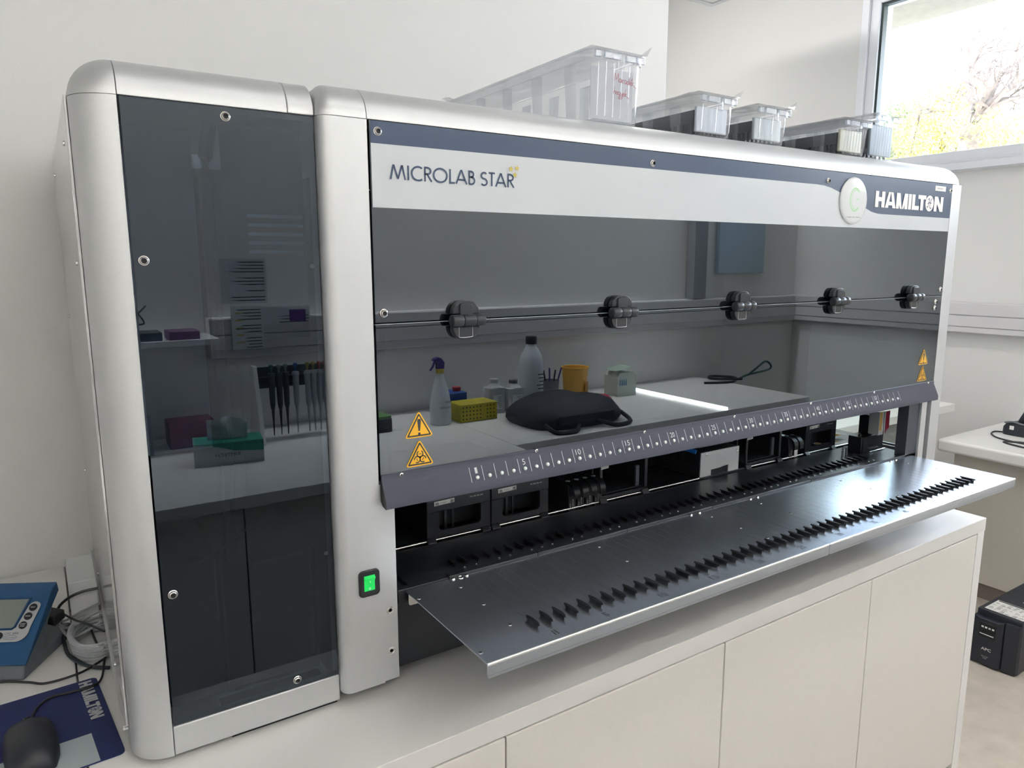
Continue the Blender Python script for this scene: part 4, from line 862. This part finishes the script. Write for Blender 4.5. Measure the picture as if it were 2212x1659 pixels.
mb = MB(); poly(mb, CF(.0014), [(-.1280,.1015),(-.0260,.1015),(-.0345,.0560),(-.0375,.0535),(-.1280,.0535)]); make('display', mb, mat('lcd_grey', (.21,.24,.22), .2), t, smooth=0)
mb = MB(); band = [(-.1300,.0500),(-.0360,.0500),(-.0305,.0545),(-.0290,.062),(-.0225,.092)] + arc(-.0130,.0890,.0095,.0085,160,-10,6) + [(-.0080,.0560)] + arc(-.0250,.0480,.0170,.0170,10,-85,6) + [(-.1300,.0310)]
slab(mb, CF(.0004), band, .0006); make('key_field', mb, mat('key_field_white', (.42,.43,.44), .5), t, smooth=0)
for (bx_, by_, s_) in ((-.0141,.0871,'VENT'),(-.0172,.0723,'MODE'),(-.0205,.0576,'START'),(-.0525,.0405,'O'),(-.0800,.0405,'')):
    f = CF(.0012); mb = MB(); slab(mb, f, [(bx_+.0062*math.cos(a*PI/12), by_+.0062*math.sin(a*PI/12)) for a in range(24)], .0012); kb = make('key', mb, blk, t, smooth=0)
    if s_ == 'START': tm = text(CF(.0028), 'START', .0085, .0022, bx_-.0042, by_+.0004); t2_ = text(CF(.0028), 'STOP', .0070, .0022, bx_-.0035, by_-.0030); tm.add(t2_.v, t2_.f)
    elif s_: tm = text(CF(.0028), s_, .0078 if len(s_) > 1 else .003, .0022 if len(s_) > 1 else .003, bx_-(.0039 if len(s_) > 1 else .0015), by_-.0011)
    else: continue
    make('key_text', tm, whitep, kb, smooth=0)
make('model_print', text(CF(.0014), 'CVC 3000', .0215, .0036, -.0445, .0428), darkp, t, smooth=0)
mb = MB(); ribbon(mb, CF(.0014), [(-.0340+.0105*math.cos(a*PI/14), .0380+.0034*math.sin(a*PI/14)) for a in range(28)], .0005, True); make('oval_mark', mb, cblue, t, smooth=0)
make('oval_text', text(CF(.0014), 'vacuubrand', .0150, .0020, -.0415, .0370), cblue, t, smooth=0)
make('plug', MB().add([CL(*p) for p in ((-.02,.09,.052),(.006,.085,.046),(.006,.118,.046),(-.02,.118,.052),(-.02,.09,.068),(.006,.085,.062),(.006,.118,.062),(-.02,.118,.068))], [(0,1,2,3),(4,5,6,7),(0,1,5,4),(1,2,6,5),(2,3,7,6),(3,0,4,7)]), blk, t, bevel=.002)
make('rear_box', MB().box(-.5625,-.5525,.468,.486,-.5390,-.5250), blk, t, bevel=.001) if 0 else None

# mouse mat, mouse
mu = Vector((.125,.0064,0)).normalized(); mv = Vector((-.0229,.2265,0)).normalized()
MF = lambda l: Frame(Vector((-.4945,.0745,WT+.0022)), Vector((1,.060,0)).normalized(), Vector((-.098,1,0)).normalized(), l)
ma = MB(); slab(ma, Frame(Vector((-.4945,.0745,WT+.0004)), Vector((1,.060,0)).normalized(), Vector((-.098,1,0)).normalized(), .0003), rrect(-.250, 0, 0, .229, .008), .0018)
pad = tag(make('mouse_mat', ma, mat('mat_navy', (.013,.022,.10), .7, noise=.08, nscale=60), origin=(-.6,.2,WT)), 'navy mouse mat with a pale square and white lettering', 'mouse mat')
mb = MB(); poly(mb, MF(.0006), [(-.250,.0),(-.0300,.0),(-.0300,.0720),(-.250,.0720)]); make('pale_field', mb, mat('mat_pale', (.36,.42,.44), .7), pad, smooth=0)
mb = MB(); dsc = MB(); scp_ = MB(); g0 = MF(.0006)
hamilton(mb, dsc, scp_, Frame(g0(-.0255,.2215), -g0.v, g0.u, .0006), 0, 0, .1260, .0175)
mp_ = mat('mat_white', (.45,.46,.48), .7); make('mat_lettering', mb, mp_, pad, smooth=0); make('mat_disc', dsc, mp_, pad, smooth=0); make('mat_script', scp_, MATS['mat_navy'], pad, smooth=0)
t = thing('computer_mouse', 'black wired computer mouse resting on the navy mat', 'mouse', (-.602,.145,WT+.0025))
rings = []
for s_, w_, h_, dx in ((-.058,.016,.010,0),(-.054,.024,.022,0),(-.03,.031,.034,0),(0,.032,.038,0),(.03,.031,.033,0),(.048,.029,.024,0),(.056,.026,.012,0)):
    rings.append([(w_*math.cos(a)*(1 if math.sin(a) > 0 else .96), s_, max(0, h_*math.sin(a)**.8 if math.sin(a) > 0 else 0)) for a in [PI*k/14 for k in range(15)]])
Mm = Matrix.Translation((-.6015,.1420,WT+.0028)) @ Matrix.Rotation(math.radians(5), 4, 'Z')
make('shell', MB().loft(rings).xf(Mm), mat('mouse_black', (.012,.014,.020), .45), t, smooth=50)
make('cord_grip', MB().box(-.0055,.0055,.040,.062,.004,.020).xf(Mm), blk, t, bevel=.003)
CZ0 = WT+.0062
make('cord', MB().tube([(-.6065,.200,CZ0+.004),(-.6039,.2152,CZ0),(-.5956,.2487,CZ0),(-.578,.2688,CZ0),(-.5539,.2687,CZ0),(-.5262,.2681,CZ0),(-.5109,.2821,CZ0),(-.5027,.3375,CZ0),(-.4985,.395,CZ0),(-.5085,.4100,CZ0),(-.5157,.4729,CZ0+.004),(-.5250,.505,CZ0+.02),(-.5320,.515,CZ0+.045),(-.5420,.500,CZ0+.03)], .0019, 8, 6), blk, t)
def cable(label, pts, rr, m=blk, name='cable'): return tag(make(name, MB().tube(pts, rr, 8, 7), m), label, 'cable')
cable('thin black cable crossing the worktop above the mouse mat', [(-.70,.372,CZ0),(-.6447,.3603,CZ0),(-.608,.3364,CZ0),(-.5836,.3174,CZ0),(-.5396,.321,CZ0),(-.5080,.3430,CZ0),(-.4960,.3560,CZ0)], .0020)
cable('thick black cable sagging in a wide arc from the controller', [(-.5700,.480,WT+.055),(-.5617,.4819,WT+.04),(-.5580,.468,WT+.02),(-.5560,.4400,WT+.006),(-.5502,.3939,WT+.005),(-.5258,.3409,WT+.005),(-.4970,.3154,WT+.005)], .0030, mat('cable_dark', (.006,.012,.018), .35))
cable('black cable arching over the white box behind the controller', [(-.5640,.475,WT+.050),(-.5560,.47,WT+.066),(-.540,.462,WT+.080),(-.520,.455,WT+.088),(-.497,.450,WT+.090)], .0024)
cable('straight black cable slanting down behind the controller', [(-.5640,.470,WT+.060),(-.5400,.440,WT+.048),(-.5181,.4300,WT+.036),(-.4960,.400,WT+.030)], .0017)
gcm = mat('cable_grey', (.22,.23,.23), .5)
cable('upper grey cable running into the panel reflection', [(-.5640,.4600,WT+.040),(-.5500,.455,WT+.042),(-.5300,.455,WT+.050),(-.4965,.450,WT+.062)], .0021, gcm)
cable('middle grey cable looping from the controller', [(-.5600,.455,WT+.038),(-.5520,.442,WT+.034),(-.5380,.440,WT+.036),(-.5180,.440,WT+.046),(-.4965,.436,WT+.053)], .0024, gcm)
cable('lowest grey cable looping from the controller', [(-.5600,.450,WT+.036),(-.5500,.430,WT+.024),(-.5350,.425,WT+.022),(-.5150,.425,WT+.030),(-.4965,.422,WT+.040)], .0024, gcm)
hose = glass('clear_hose', (.86,.88,.88), .1, (1,1,1), 1.5, .5, .22); mb = MB()
for k in range(5):
    ph = k*1.3; R_ = .058+.002*k
    mb.tube([(-.5060+(.036+.0012*k)*math.cos(a), .412+R_*math.sin(a), WT+.006+.0065*k+.001*math.sin(3*a+ph)) for a in [2*PI*i/14 for i in range(15)]], .0048, 8, 3)
tag(make('coiled_hose', mb, hose), 'coil of clear plastic hose lying beside the instrument side', 'hose')
tag(make('white_box', MB().box(-.5415, -.4990, .4720, .6010, WT, WT+.1010), mat('box_white', (.62,.63,.63), .35), bevel=.001), 'white box standing behind the hose coil at the wall', 'box')

# ================================================================== THE OPPOSITE BENCH, SEEN IN THE COVERS
t = thing('opposite_bench', 'white bench along the aisle wall mirrored in the dark covers', 'bench', (1.2, -1.55, FZ))
make('worktop', MB().box(-2.0, .86, YO+.003, -1.075, -.607, -.572), lam_m, t, bevel=.002)
make('worktop', MB().box(.863, XR-.9, YO+.003, -1.175, -.607, -.572), lam_m, t, bevel=.002)
for i in range(7):
    a = -2.0+i*.64; make('cupboard_front', MB().box(a, a+.635, YO+.02, -1.19, -1.34, -.609), mat('cupboard_shadow_grey', (.50,.49,.47), .5) if 0 else door_m, t, bevel=.001)
make('plinth', MB().box(-2.0, 2.55, YO+.02, -1.25, FZ, -1.34), plinth_m, t)
tk2 = struct(make('trim_3', MB().box(-.02, XR-.06, YO, YO+.055, -.279, -.122), MATS['trunking_grey'], bevel=.004))
make('cover', MB().box(-.02, XR-.07, YO+.054, YO+.062, -.186, -.127), MATS['trunking_grey'], tk2, bevel=.0015); make('cover', MB().box(-.02, XR-.07, YO+.054, YO+.062, -.245, -.191), MATS['trunking_grey'], tk2, bevel=.0015)
t = thing('wall_board', 'pale blue board mounted above the trunking near the window wall', 'board', (3.05,-1.93,.02))
make('board', MB().box(2.75, 3.15, YO+.003, YO+.03, .02, .75), mat('pale_blue_board', (.45,.56,.66), .4), t, bevel=.002)
t = thing('cable_riser', 'narrow dark vertical duct on the aisle wall', 'duct', (2.55,-1.93,-.12))
make('duct', MB().box(2.52, 2.62, YO+.003, YO+.06, -.12, 1.2), mat('duct_grey', (.28,.29,.31), .5), t, bevel=.002)
stm = mat('added_light_streak', (1,.98,.92), .4, emit=6)  # glow of a strip added to imitate a bright streak of light
tag(make('added_light_streak', MB().box(1.988, 2.008, -1.80, -1.18, WT, WT+.012), stm), 'added glowing strip imitating a light streak on the opposite bench', 'lamp')
tag(make('wall_shelf', MB().box(-.75, -.02, YO, -1.70, -.200, -.180), lam_m, bevel=.001), 'white wall shelf mirrored in the left cover', 'shelf')
tag(make('storage_tray', MB().box(-.40, -.20, -1.84, -1.72, -.180, -.150), blk, bevel=.003), 'black flat tray on the wall shelf', 'tray')
tag(make('pink_tray', MB().box(-.18, -.08, -1.84, -1.72, -.180, -.150), mat('plum', (.16,.03,.12), .4), bevel=.003), 'plum coloured box on the wall shelf', 'box')
tag(make('cable', MB().tube([(-.33,-1.76,-.148),(-.31,-1.76,-.10),(-.27,-1.77,-.085),(-.25,-1.76,-.12),(-.29,-1.75,-.115),(-.24,-1.76,-.06)], .003, 6, 6), blk), 'dark wire bundle standing on the wall shelf', 'cable')
paper = mat('paper_white', (.62,.64,.66), .8)
def sheet(x0, x1, z0, z1, y, label, seed, extra=None):
    t = thing('paper_sheet', label, 'paper', ((x0+x1)/2, y, z0)); make('sheet', MB().box(x0, x1, y-.0012, y, z0, z1), paper, t, smooth=0)
    f = Frame((x1, y, z0), (-1,0,0), (0,0,1), .0006); rnd = random.Random(seed); mb = MB(); w, h = x1-x0, z1-z0
    for k in range(int(h/.012)):
        if rnd.random() < .75: poly(mb, f, [(.008,h-.012-k*.012),(.008+rnd.uniform(.3,.85)*w,h-.012-k*.012),(.008+rnd.uniform(.3,.85)*w,h-.0155-k*.012),(.008,h-.0155-k*.012)])
    if mb.v: make('print', mb, darkp, t, smooth=0)
    if extra: extra(t, f, w, h)
def colr(t, f, w, h):
    mb = MB()
    for k in range(5): poly(mb, f, [(w*.62,h*(.15+.17*k)),(w*.88,h*(.15+.17*k)),(w*.88,h*(.18+.17*k)),(w*.62,h*(.18+.17*k))])
    make('colour_marks', mb, gold_m, t, smooth=0)
def purp(t, f, w, h): mb = MB(); poly(mb, Frame(f.o, f.u, f.v, .0009), [(w*.10,h*.15),(w*.45,h*.15),(w*.45,h*.80),(w*.10,h*.80)]); make('purple_plate', mb, mat('purple', (.12,.04,.22), .5), t, smooth=0)
sheet(.060,.178,-.245,-.080,-1.88,'printed sheet with coloured marks taped under the wall sheets',1,colr)
sheet(.178,.365,-.155,-.085,-1.885,'wide card with a purple plate picture taped to the wall',2,purp)
sheet(.03,.20,-.07,.10,-1.886,'pale notice sheet taped on the aisle wall',3)
# pipettes hanging from a leaning white stand
t = thing('pipette_stand', 'white pipette stand leaning on the opposite bench', 'stand', (.25,-1.72,WT))
make('side', MB().prism([(-1.80,WT),(-1.62,WT),(-1.70,-.29),(-1.74,-.29)], 'x', .085, .100), lam_m, t, bevel=.002)
make('rail', MB().box(.10, .40, -1.745, -1.715, -.355, -.335), blk, t); make('rail_back', MB().box(.10,.40,-1.75,-1.74,-.38,-.30), mat('rail_slate', (.05,.07,.08), .5), t)
caps = [((.02,.10,.08),1),((.25,.32,.25),1),((.25,.32,.25),1),((.03,.08,.30),0),((.35,.28,.08),0),((.35,.28,.08),0),((.35,.07,.04),0),((.35,.07,.04),0)]
for k, (cc, dk) in enumerate(caps):
    x = (.150,.178,.203,.240,.285,.307,.330,.352)[k]; nm = ('teal','pale green','grey green','blue','cream','straw','red','orange')[k]
    p = thing('pipette', ('dark' if dk else 'light grey')+' pipette with a '+nm+' plunger cap, number %s along the stand rail' % ('one two three four five six seven eight'.split()[k]), 'pipette', (x,-1.70,-.56), 'pipettes on the stand')
    bm_m = mat('pipette_dark', (.02,.03,.045), .4) if dk else mat('pipette_grey', (.30,.33,.36), .4)
    make('handle', MB().lathe([(.006,-.455),(.010,-.44),(.011,-.40),(.012,-.335),(.015,-.33),(.012,-.32),(.008,-.318)], (x,-1.70,0), 12), bm_m, p)
    make('plunger', MB().lathe([(.004,-.320),(.004,-.300),(.008,-.299),(.008,-.289),(.006,-.287)], (x,-1.70,0), 12), mat('cap_%d' % k, cc, .4), p)
    make('tip_cone', MB().lathe([(.0022,-.555),(.004,-.49),(.006,-.457)], (x,-1.70,0), 12), blk if dk else mat('cone_grey', (.35,.38,.4), .4), p)
# tissue box with green band
t = thing('wipe_box', 'white and green cardboard box of wipes with one wipe standing up', 'box', (-.06,-1.52,WT))
Mk = Matrix.Translation((-.17,-1.455,WT)) @ Matrix.Rotation(math.radians(8), 4, 'Z')
make('carton', MB().box(0,.215,-.115,0,0,.075).xf(Mk), mat('carton_white', (.55,.58,.58), .6), t)
gk = mat('carton_green', (.02,.25,.17), .5)
make('green_top', MB().box(.001,.214,-.114,-.001,.0752,.0762).xf(Mk), gk, t)
fk = Frame(Mk @ Vector((.215,.0004,0)), (Mk.to_3x3() @ Vector((-1,0,0))), (0,0,1), .0006)
mb = MB(); poly(mb, fk, [(.0,.040),(.0,.075),(.215,.075),(.16,.068),(.09,.046)]); make('green_wedge', mb, gk, t, smooth=0)
make('box_print', text(fk, 'KIMTECH', .075, .011, .075, .030), darkp, t, smooth=0)
vs = []; 
for j in range(6):
    for i in range(14):
        a = i/13; vs.append(tuple(Mk @ Vector((.045+.125*a*(1)+.0*(j), -.055+.018*math.sin(a*11+j)*j/5, .076+.075*j/5*(1-.25*abs(a-.5))))))
make('wipe', MB().add(vs, [(j*14+i,j*14+i+1,(j+1)*14+i+1,(j+1)*14+i) for j in range(5) for i in range(13)]), mat('tissue', (.62,.66,.68), .9), t, smooth=60)
tag(make('red_rack_box', MB().box(-.20,-.05,-1.86,-1.75,WT,WT+.095), mat('dusky_red', (.22,.05,.08), .5), bevel=.002), 'dusky red tube box behind the wipes carton', 'box')
tag(make('slate_box', MB().box(-.36,-.26,-1.83,-1.70,WT,WT+.13), mat('slate_box_m', (.20,.21,.24), .5), bevel=.002), 'slate grey reagent box left of the dusky red box', 'box')
dd_ = (make('display_device', MB().box(.49,.575,-1.72,-1.62,WT,WT+.055), blk, bevel=.004)); make('green_top', MB().box(.492,.573,-1.715,-1.625,WT+.0552,WT+.063), mat('leaf_green_case', (.12,.28,.08), .45), dd_); tag(dd_, 'small green topped bench device at the cover\'s left edge', 'device')
# spray bottle
t = thing('spray_bottle', 'white spray bottle with a violet trigger head and black marker writing', 'bottle', (.80,-1.645,WT))
hd = mat('bottle_white', (.55,.58,.62), .4)
make('flask', MB().lathe([(.040,0),(.044,.004),(.044,.075),(.036,.13),(.020,.185),(.014,.205),(.014,.215)], (.80,-1.645,WT), 24), hd, t)
make('collar', MB().lathe([(.016,.210),(.017,.212),(.017,.228),(.015,.229)], (.80,-1.645,WT), 20), mat('collar_yellow', (.5,.4,.03), .4), t)
vio = mat('violet', (.05,.03,.20), .4)
make('trigger_head', MB().prism([(.785,-.344),(.815,-.344),(.818,-.318),(.805,-.300),(.790,-.294),(.770,-.300),(.766,-.308),(.784,-.316)], 'y', -1.657, -1.633), vio, t, bevel=.003)
make('trigger', MB().prism([(.774,-.310),(.780,-.312),(.770,-.335),(.756,-.350),(.754,-.346),(.766,-.330)], 'y', -1.650, -1.640), vio, t, bevel=.001)
fs_ = Frame((.83,-1.6000,WT+.07), (-1,0,0), (0,0,1), .003); mb = MB()
for oy, ln in ((.022,4),(.0,7)):
    for k in range(ln): ribbon(mb, fs_, [(.004+k*.0075,oy),(.006+k*.0075,oy+.009),(.009+k*.0075,oy+.002),(.010+k*.0075,oy+.008)], .0012)
make('marker_writing', mb, darkp, t, smooth=0)
# yellow rack
t = thing('tube_rack', 'yellow plastic tube rack with round side holes', 'rack', (.96,-1.66,WT)); ym = mat('rack_yellow', (.48,.40,.02), .45)
make('block', MB().box(.870,1.048,-1.71,-1.60,WT,WT+.075), ym, t, bevel=.003); mb = MB()
for i in range(10):
    for j in range(4):
        if i != 6: mb.cyl((.882+i*.0165,-1.5995,WT+.014+j*.016),(.882+i*.0165,-1.5990,WT+.014+j*.016),.0035,n=10)
make('holes', mb, mat('hole_dark', (.06,.05,.01), .7), t)
bt_ = thing('storage_box', 'blue lidded box with a red knob behind the yellow rack', 'box', (.92,-1.79,WT)); (make('box_body', MB().box(.86,.98,-1.84,-1.74,WT,WT+.100), mat('tray_blue', (.01,.06,.28), .4), bt_, bevel=.003))
(make('red_knob', MB().lathe([(.018,0),(.019,.004),(.019,.016),(.017,.018)], (.955,-1.79,WT+.101), 20), mat('cap_red', (.4,.02,.03), .4), bt_))
def flask(x, y, w, h, capm, label, cat='bottle', rnd_=False):
    t = thing('reagent_bottle', label, cat, (x,y,WT)); bm_m = glass('cloudy_plastic', (.60,.62,.64), .15, (1,1,1), 1.5, .3, .45)
    if rnd_: make('body', MB().lathe([(w*.94,0),(w,.006),(w,h*.62),(w*.86,h*.73),(w*.42,h*.86),(w*.38,h*.88),(w*.38,h*.90)], (x,y,WT), 28), mat('jerrican_white', (.50,.53,.57), .4), t)
    else: make('body', MB().prism(rrect(x-w,x+w,y-w*.8,y+w*.8,w*.3), 'z', WT, WT+h*.75).lathe([(w*.9,h*.75),(w*.4,h*.88),(w*.35,h*.92)], (x,y,WT), 16), bm_m, t, bevel=.002)
    make('cap', MB().lathe([(w*.45,h*.89),(w*.47,h*.90),(w*.47,h*.985),(w*.43,h)], (x,y,WT), 20), capm, t)
    fr = Frame((x+w*.6, y+(w if rnd_ else w*.8), WT+h*.12), (-1,0,0), (0,0,1), .0025 if rnd_ else .001); mb = MB(); poly(mb, fr, [(0,0),(w*1.2,0),(w*1.2,h*.42),(0,h*.42)]) if not rnd_ else None
    if mb.v: make('label', mb, paper, t, smooth=0)
    mb = MB(); fr2 = Frame(fr.o, fr.u, fr.v, fr.l+.0006)
    for k in range(7): poly(mb, fr2, [(w*.08,h*(.05+.05*k)),(w*(.5+.08*(k%4)),h*(.05+.05*k)),(w*(.5+.08*(k%4)),h*(.065+.05*k)),(w*.08,h*(.065+.05*k))])
    make('label_print', mb, darkp, t, smooth=0)
flask(1.105,-1.72,.040,.150,mat('cap_pale', (.45,.46,.47), .4),'cloudy square bottle with a pale cap, left of the big jerrican')
flask(1.200,-1.71,.044,.140,mat('cap_dark', (.12,.12,.13), .4),'cloudy square bottle with a white label, beside the big jerrican')
flask(1.318,-1.74,.056,.325,blk,'tall white round bottle with a black screw cap','bottle',True)
t = thing('pen_pot', 'dark mesh pot of pens between the white bottle and the yellow bin', 'pot', (1.47,-1.80,WT))
make('pot', MB().lathe([(.036,0),(.044,.10),(.041,.10),(.033,.005)], (1.47,-1.80,WT), 20), mat('mesh_grey', (.15,.16,.18), .5), t)
for k in range(4): make('pen', MB().cyl((1.46+.008*k,-1.80,WT+.01),(1.43+.028*k,-1.80+.01*k,WT+.15+.01*(k%2)),.004,n=8), (blk, vio)[k%2], t)
t = thing('waste_bin', 'yellow round plastic waste bin without its lid', 'bin', (1.600,-1.775,WT)); bnm = mat('bin_yellow', (.72,.38,.05), .4)
make('bucket', MB().lathe([(.050,0),(.053,.004),(.064,.150),(.068,.151),(.070,.157),(.067,.158),(.062,.156),(.050,.006)], (1.600,-1.775,WT), 32), bnm, t)
mb = MB(); f = Frame((1.635,-1.722,WT+.03), Vector((-.9,.42,0)).normalized(), (0,0,1), .004); poly(mb, f, [(0,0),(.026,0),(.026,.06),(0,.06)]); make('bin_label', mb, mat('bin_label_m', (.45,.20,.03), .5), t, smooth=0)
tag(make('bin_lid', MB().lathe([(.062,0),(.064,.004),(.052,.010),(.050,.016),(.02,.016)], (1.700,-1.715,WT), 32), mat('lid_red', (.50,.02,.07), .4)), 'crimson round lid lying beside the yellow bin', 'lid')
t = thing('glove_box', 'pale green and white carton with its top flap open', 'box', (1.86,-1.73,WT)); Mg = Matrix.Translation((1.80,-1.69,WT)) @ Matrix.Rotation(math.radians(4), 4, 'Z')
make('carton', MB().prism([(0,0),(.115,0),(.115,.098),(.1,.118),(.015,.118),(0,.098)], 'y', -.11, 0).xf(Mg), mat('carton_mint', (.50,.56,.50), .6), t)
make('flap', MB().box(.01,.11,-.09,.0,.128,.130).xf(Mg @ Matrix.Rotation(math.radians(-10), 4, 'Y')), mat('flap_mint', (.38,.50,.40), .6), t)
mb = MB(); f = Frame(Mg @ Vector((.115,0,0)), Mg.to_3x3() @ Vector((-1,0,0)), (0,0,1), .0008)
for k in range(4): poly(mb, f, [(.06+.012*k,.055),(.068+.012*k,.055),(.066+.012*k,.088),(.061+.012*k,.082)])
make('blue_print', mb, mat('print_blue', (.05,.18,.35), .5), t, smooth=0)
# black bag
t = thing('shoulder_bag', 'black padded shoulder bag lying flat at the front of the opposite bench', 'bag', (1.25,-1.42,WT)); bgm = mat('bag_black', (.010,.012,.020), .65, bump=.4, bscale=150)
rings = []
for z_, s_ in ((0,.94),(.018,1.0),(.045,.99),(.075,.86),(.098,.62),(.104,.4)):
    rings.append([(1.27+s_*.235*math.copysign(abs(math.cos(a))**.55, math.cos(a))+(.02*(1-s_)), -1.43+s_*.175*math.copysign(abs(math.sin(a))**.6, math.sin(a))-.04*(1-s_), WT+z_+.008*math.sin(3*a)*(z_ > .05)) for a in [2*PI*k/28 for k in range(28)]])
make('body', MB().loft(rings), bgm, t, smooth=60)
make('pocket', MB().box(1.12,1.40,-1.262,-1.248,WT+.02,WT+.062), bgm, t, bevel=.006)
make('strap', MB().tube([(1.06,-1.27,WT+.03),(1.08,-1.215,WT+.008),(1.16,-1.20,WT+.008),(1.22,-1.26,WT+.02)], .009, 6, 5), bgm, t)
make('strap', MB().tube([(1.30,-1.26,WT+.03),(1.36,-1.20,WT+.010),(1.46,-1.22,WT+.010),(1.49,-1.32,WT+.03)], .009, 6, 5), bgm, t)
tag(make('cable', MB().tube([(2.45,-1.72,WT+.006),(2.6,-1.66,WT+.006),(2.72,-1.74,WT+.01),(2.60,-1.80,WT+.02),(2.48,-1.70,WT+.03),(2.66,-1.64,WT+.02)], .007, 6, 6), blk), 'dark power cable heaped at the far end of the opposite bench', 'cable')
tag(make('cable', MB().tube([(2.70,-1.70,WT+.006),(2.85,-1.76,WT+.01),(2.95,-1.68,WT+.05),(2.88,-1.66,WT+.10),(2.84,-1.70,WT+.05),(2.92,-1.80,WT+.006)], .006, 6, 6), mat('cable_green', (.01,.07,.05), .5)), 'dark green cable loop standing up on the opposite bench', 'cable')

# ------------------------------------------------------------------ turn the bench by .46 degrees about the instrument, lift everything onto the floor
for o in rootb:
    piv = Vector(o['_org']) if '_org' in o else Vector(o.location)
    a = math.atan(.008); x, y = o.location.x, o.location.y
    o.location.x, o.location.y = x*math.cos(a)-y*math.sin(a), x*math.sin(a)+y*math.cos(a); o.rotation_euler.z = a
for o in list(COL.objects):
    if o.parent is None: o.location.z += ZO
for o in COL.objects:
    for k in ('_org', '_x'):
        if k in o: del o[k]
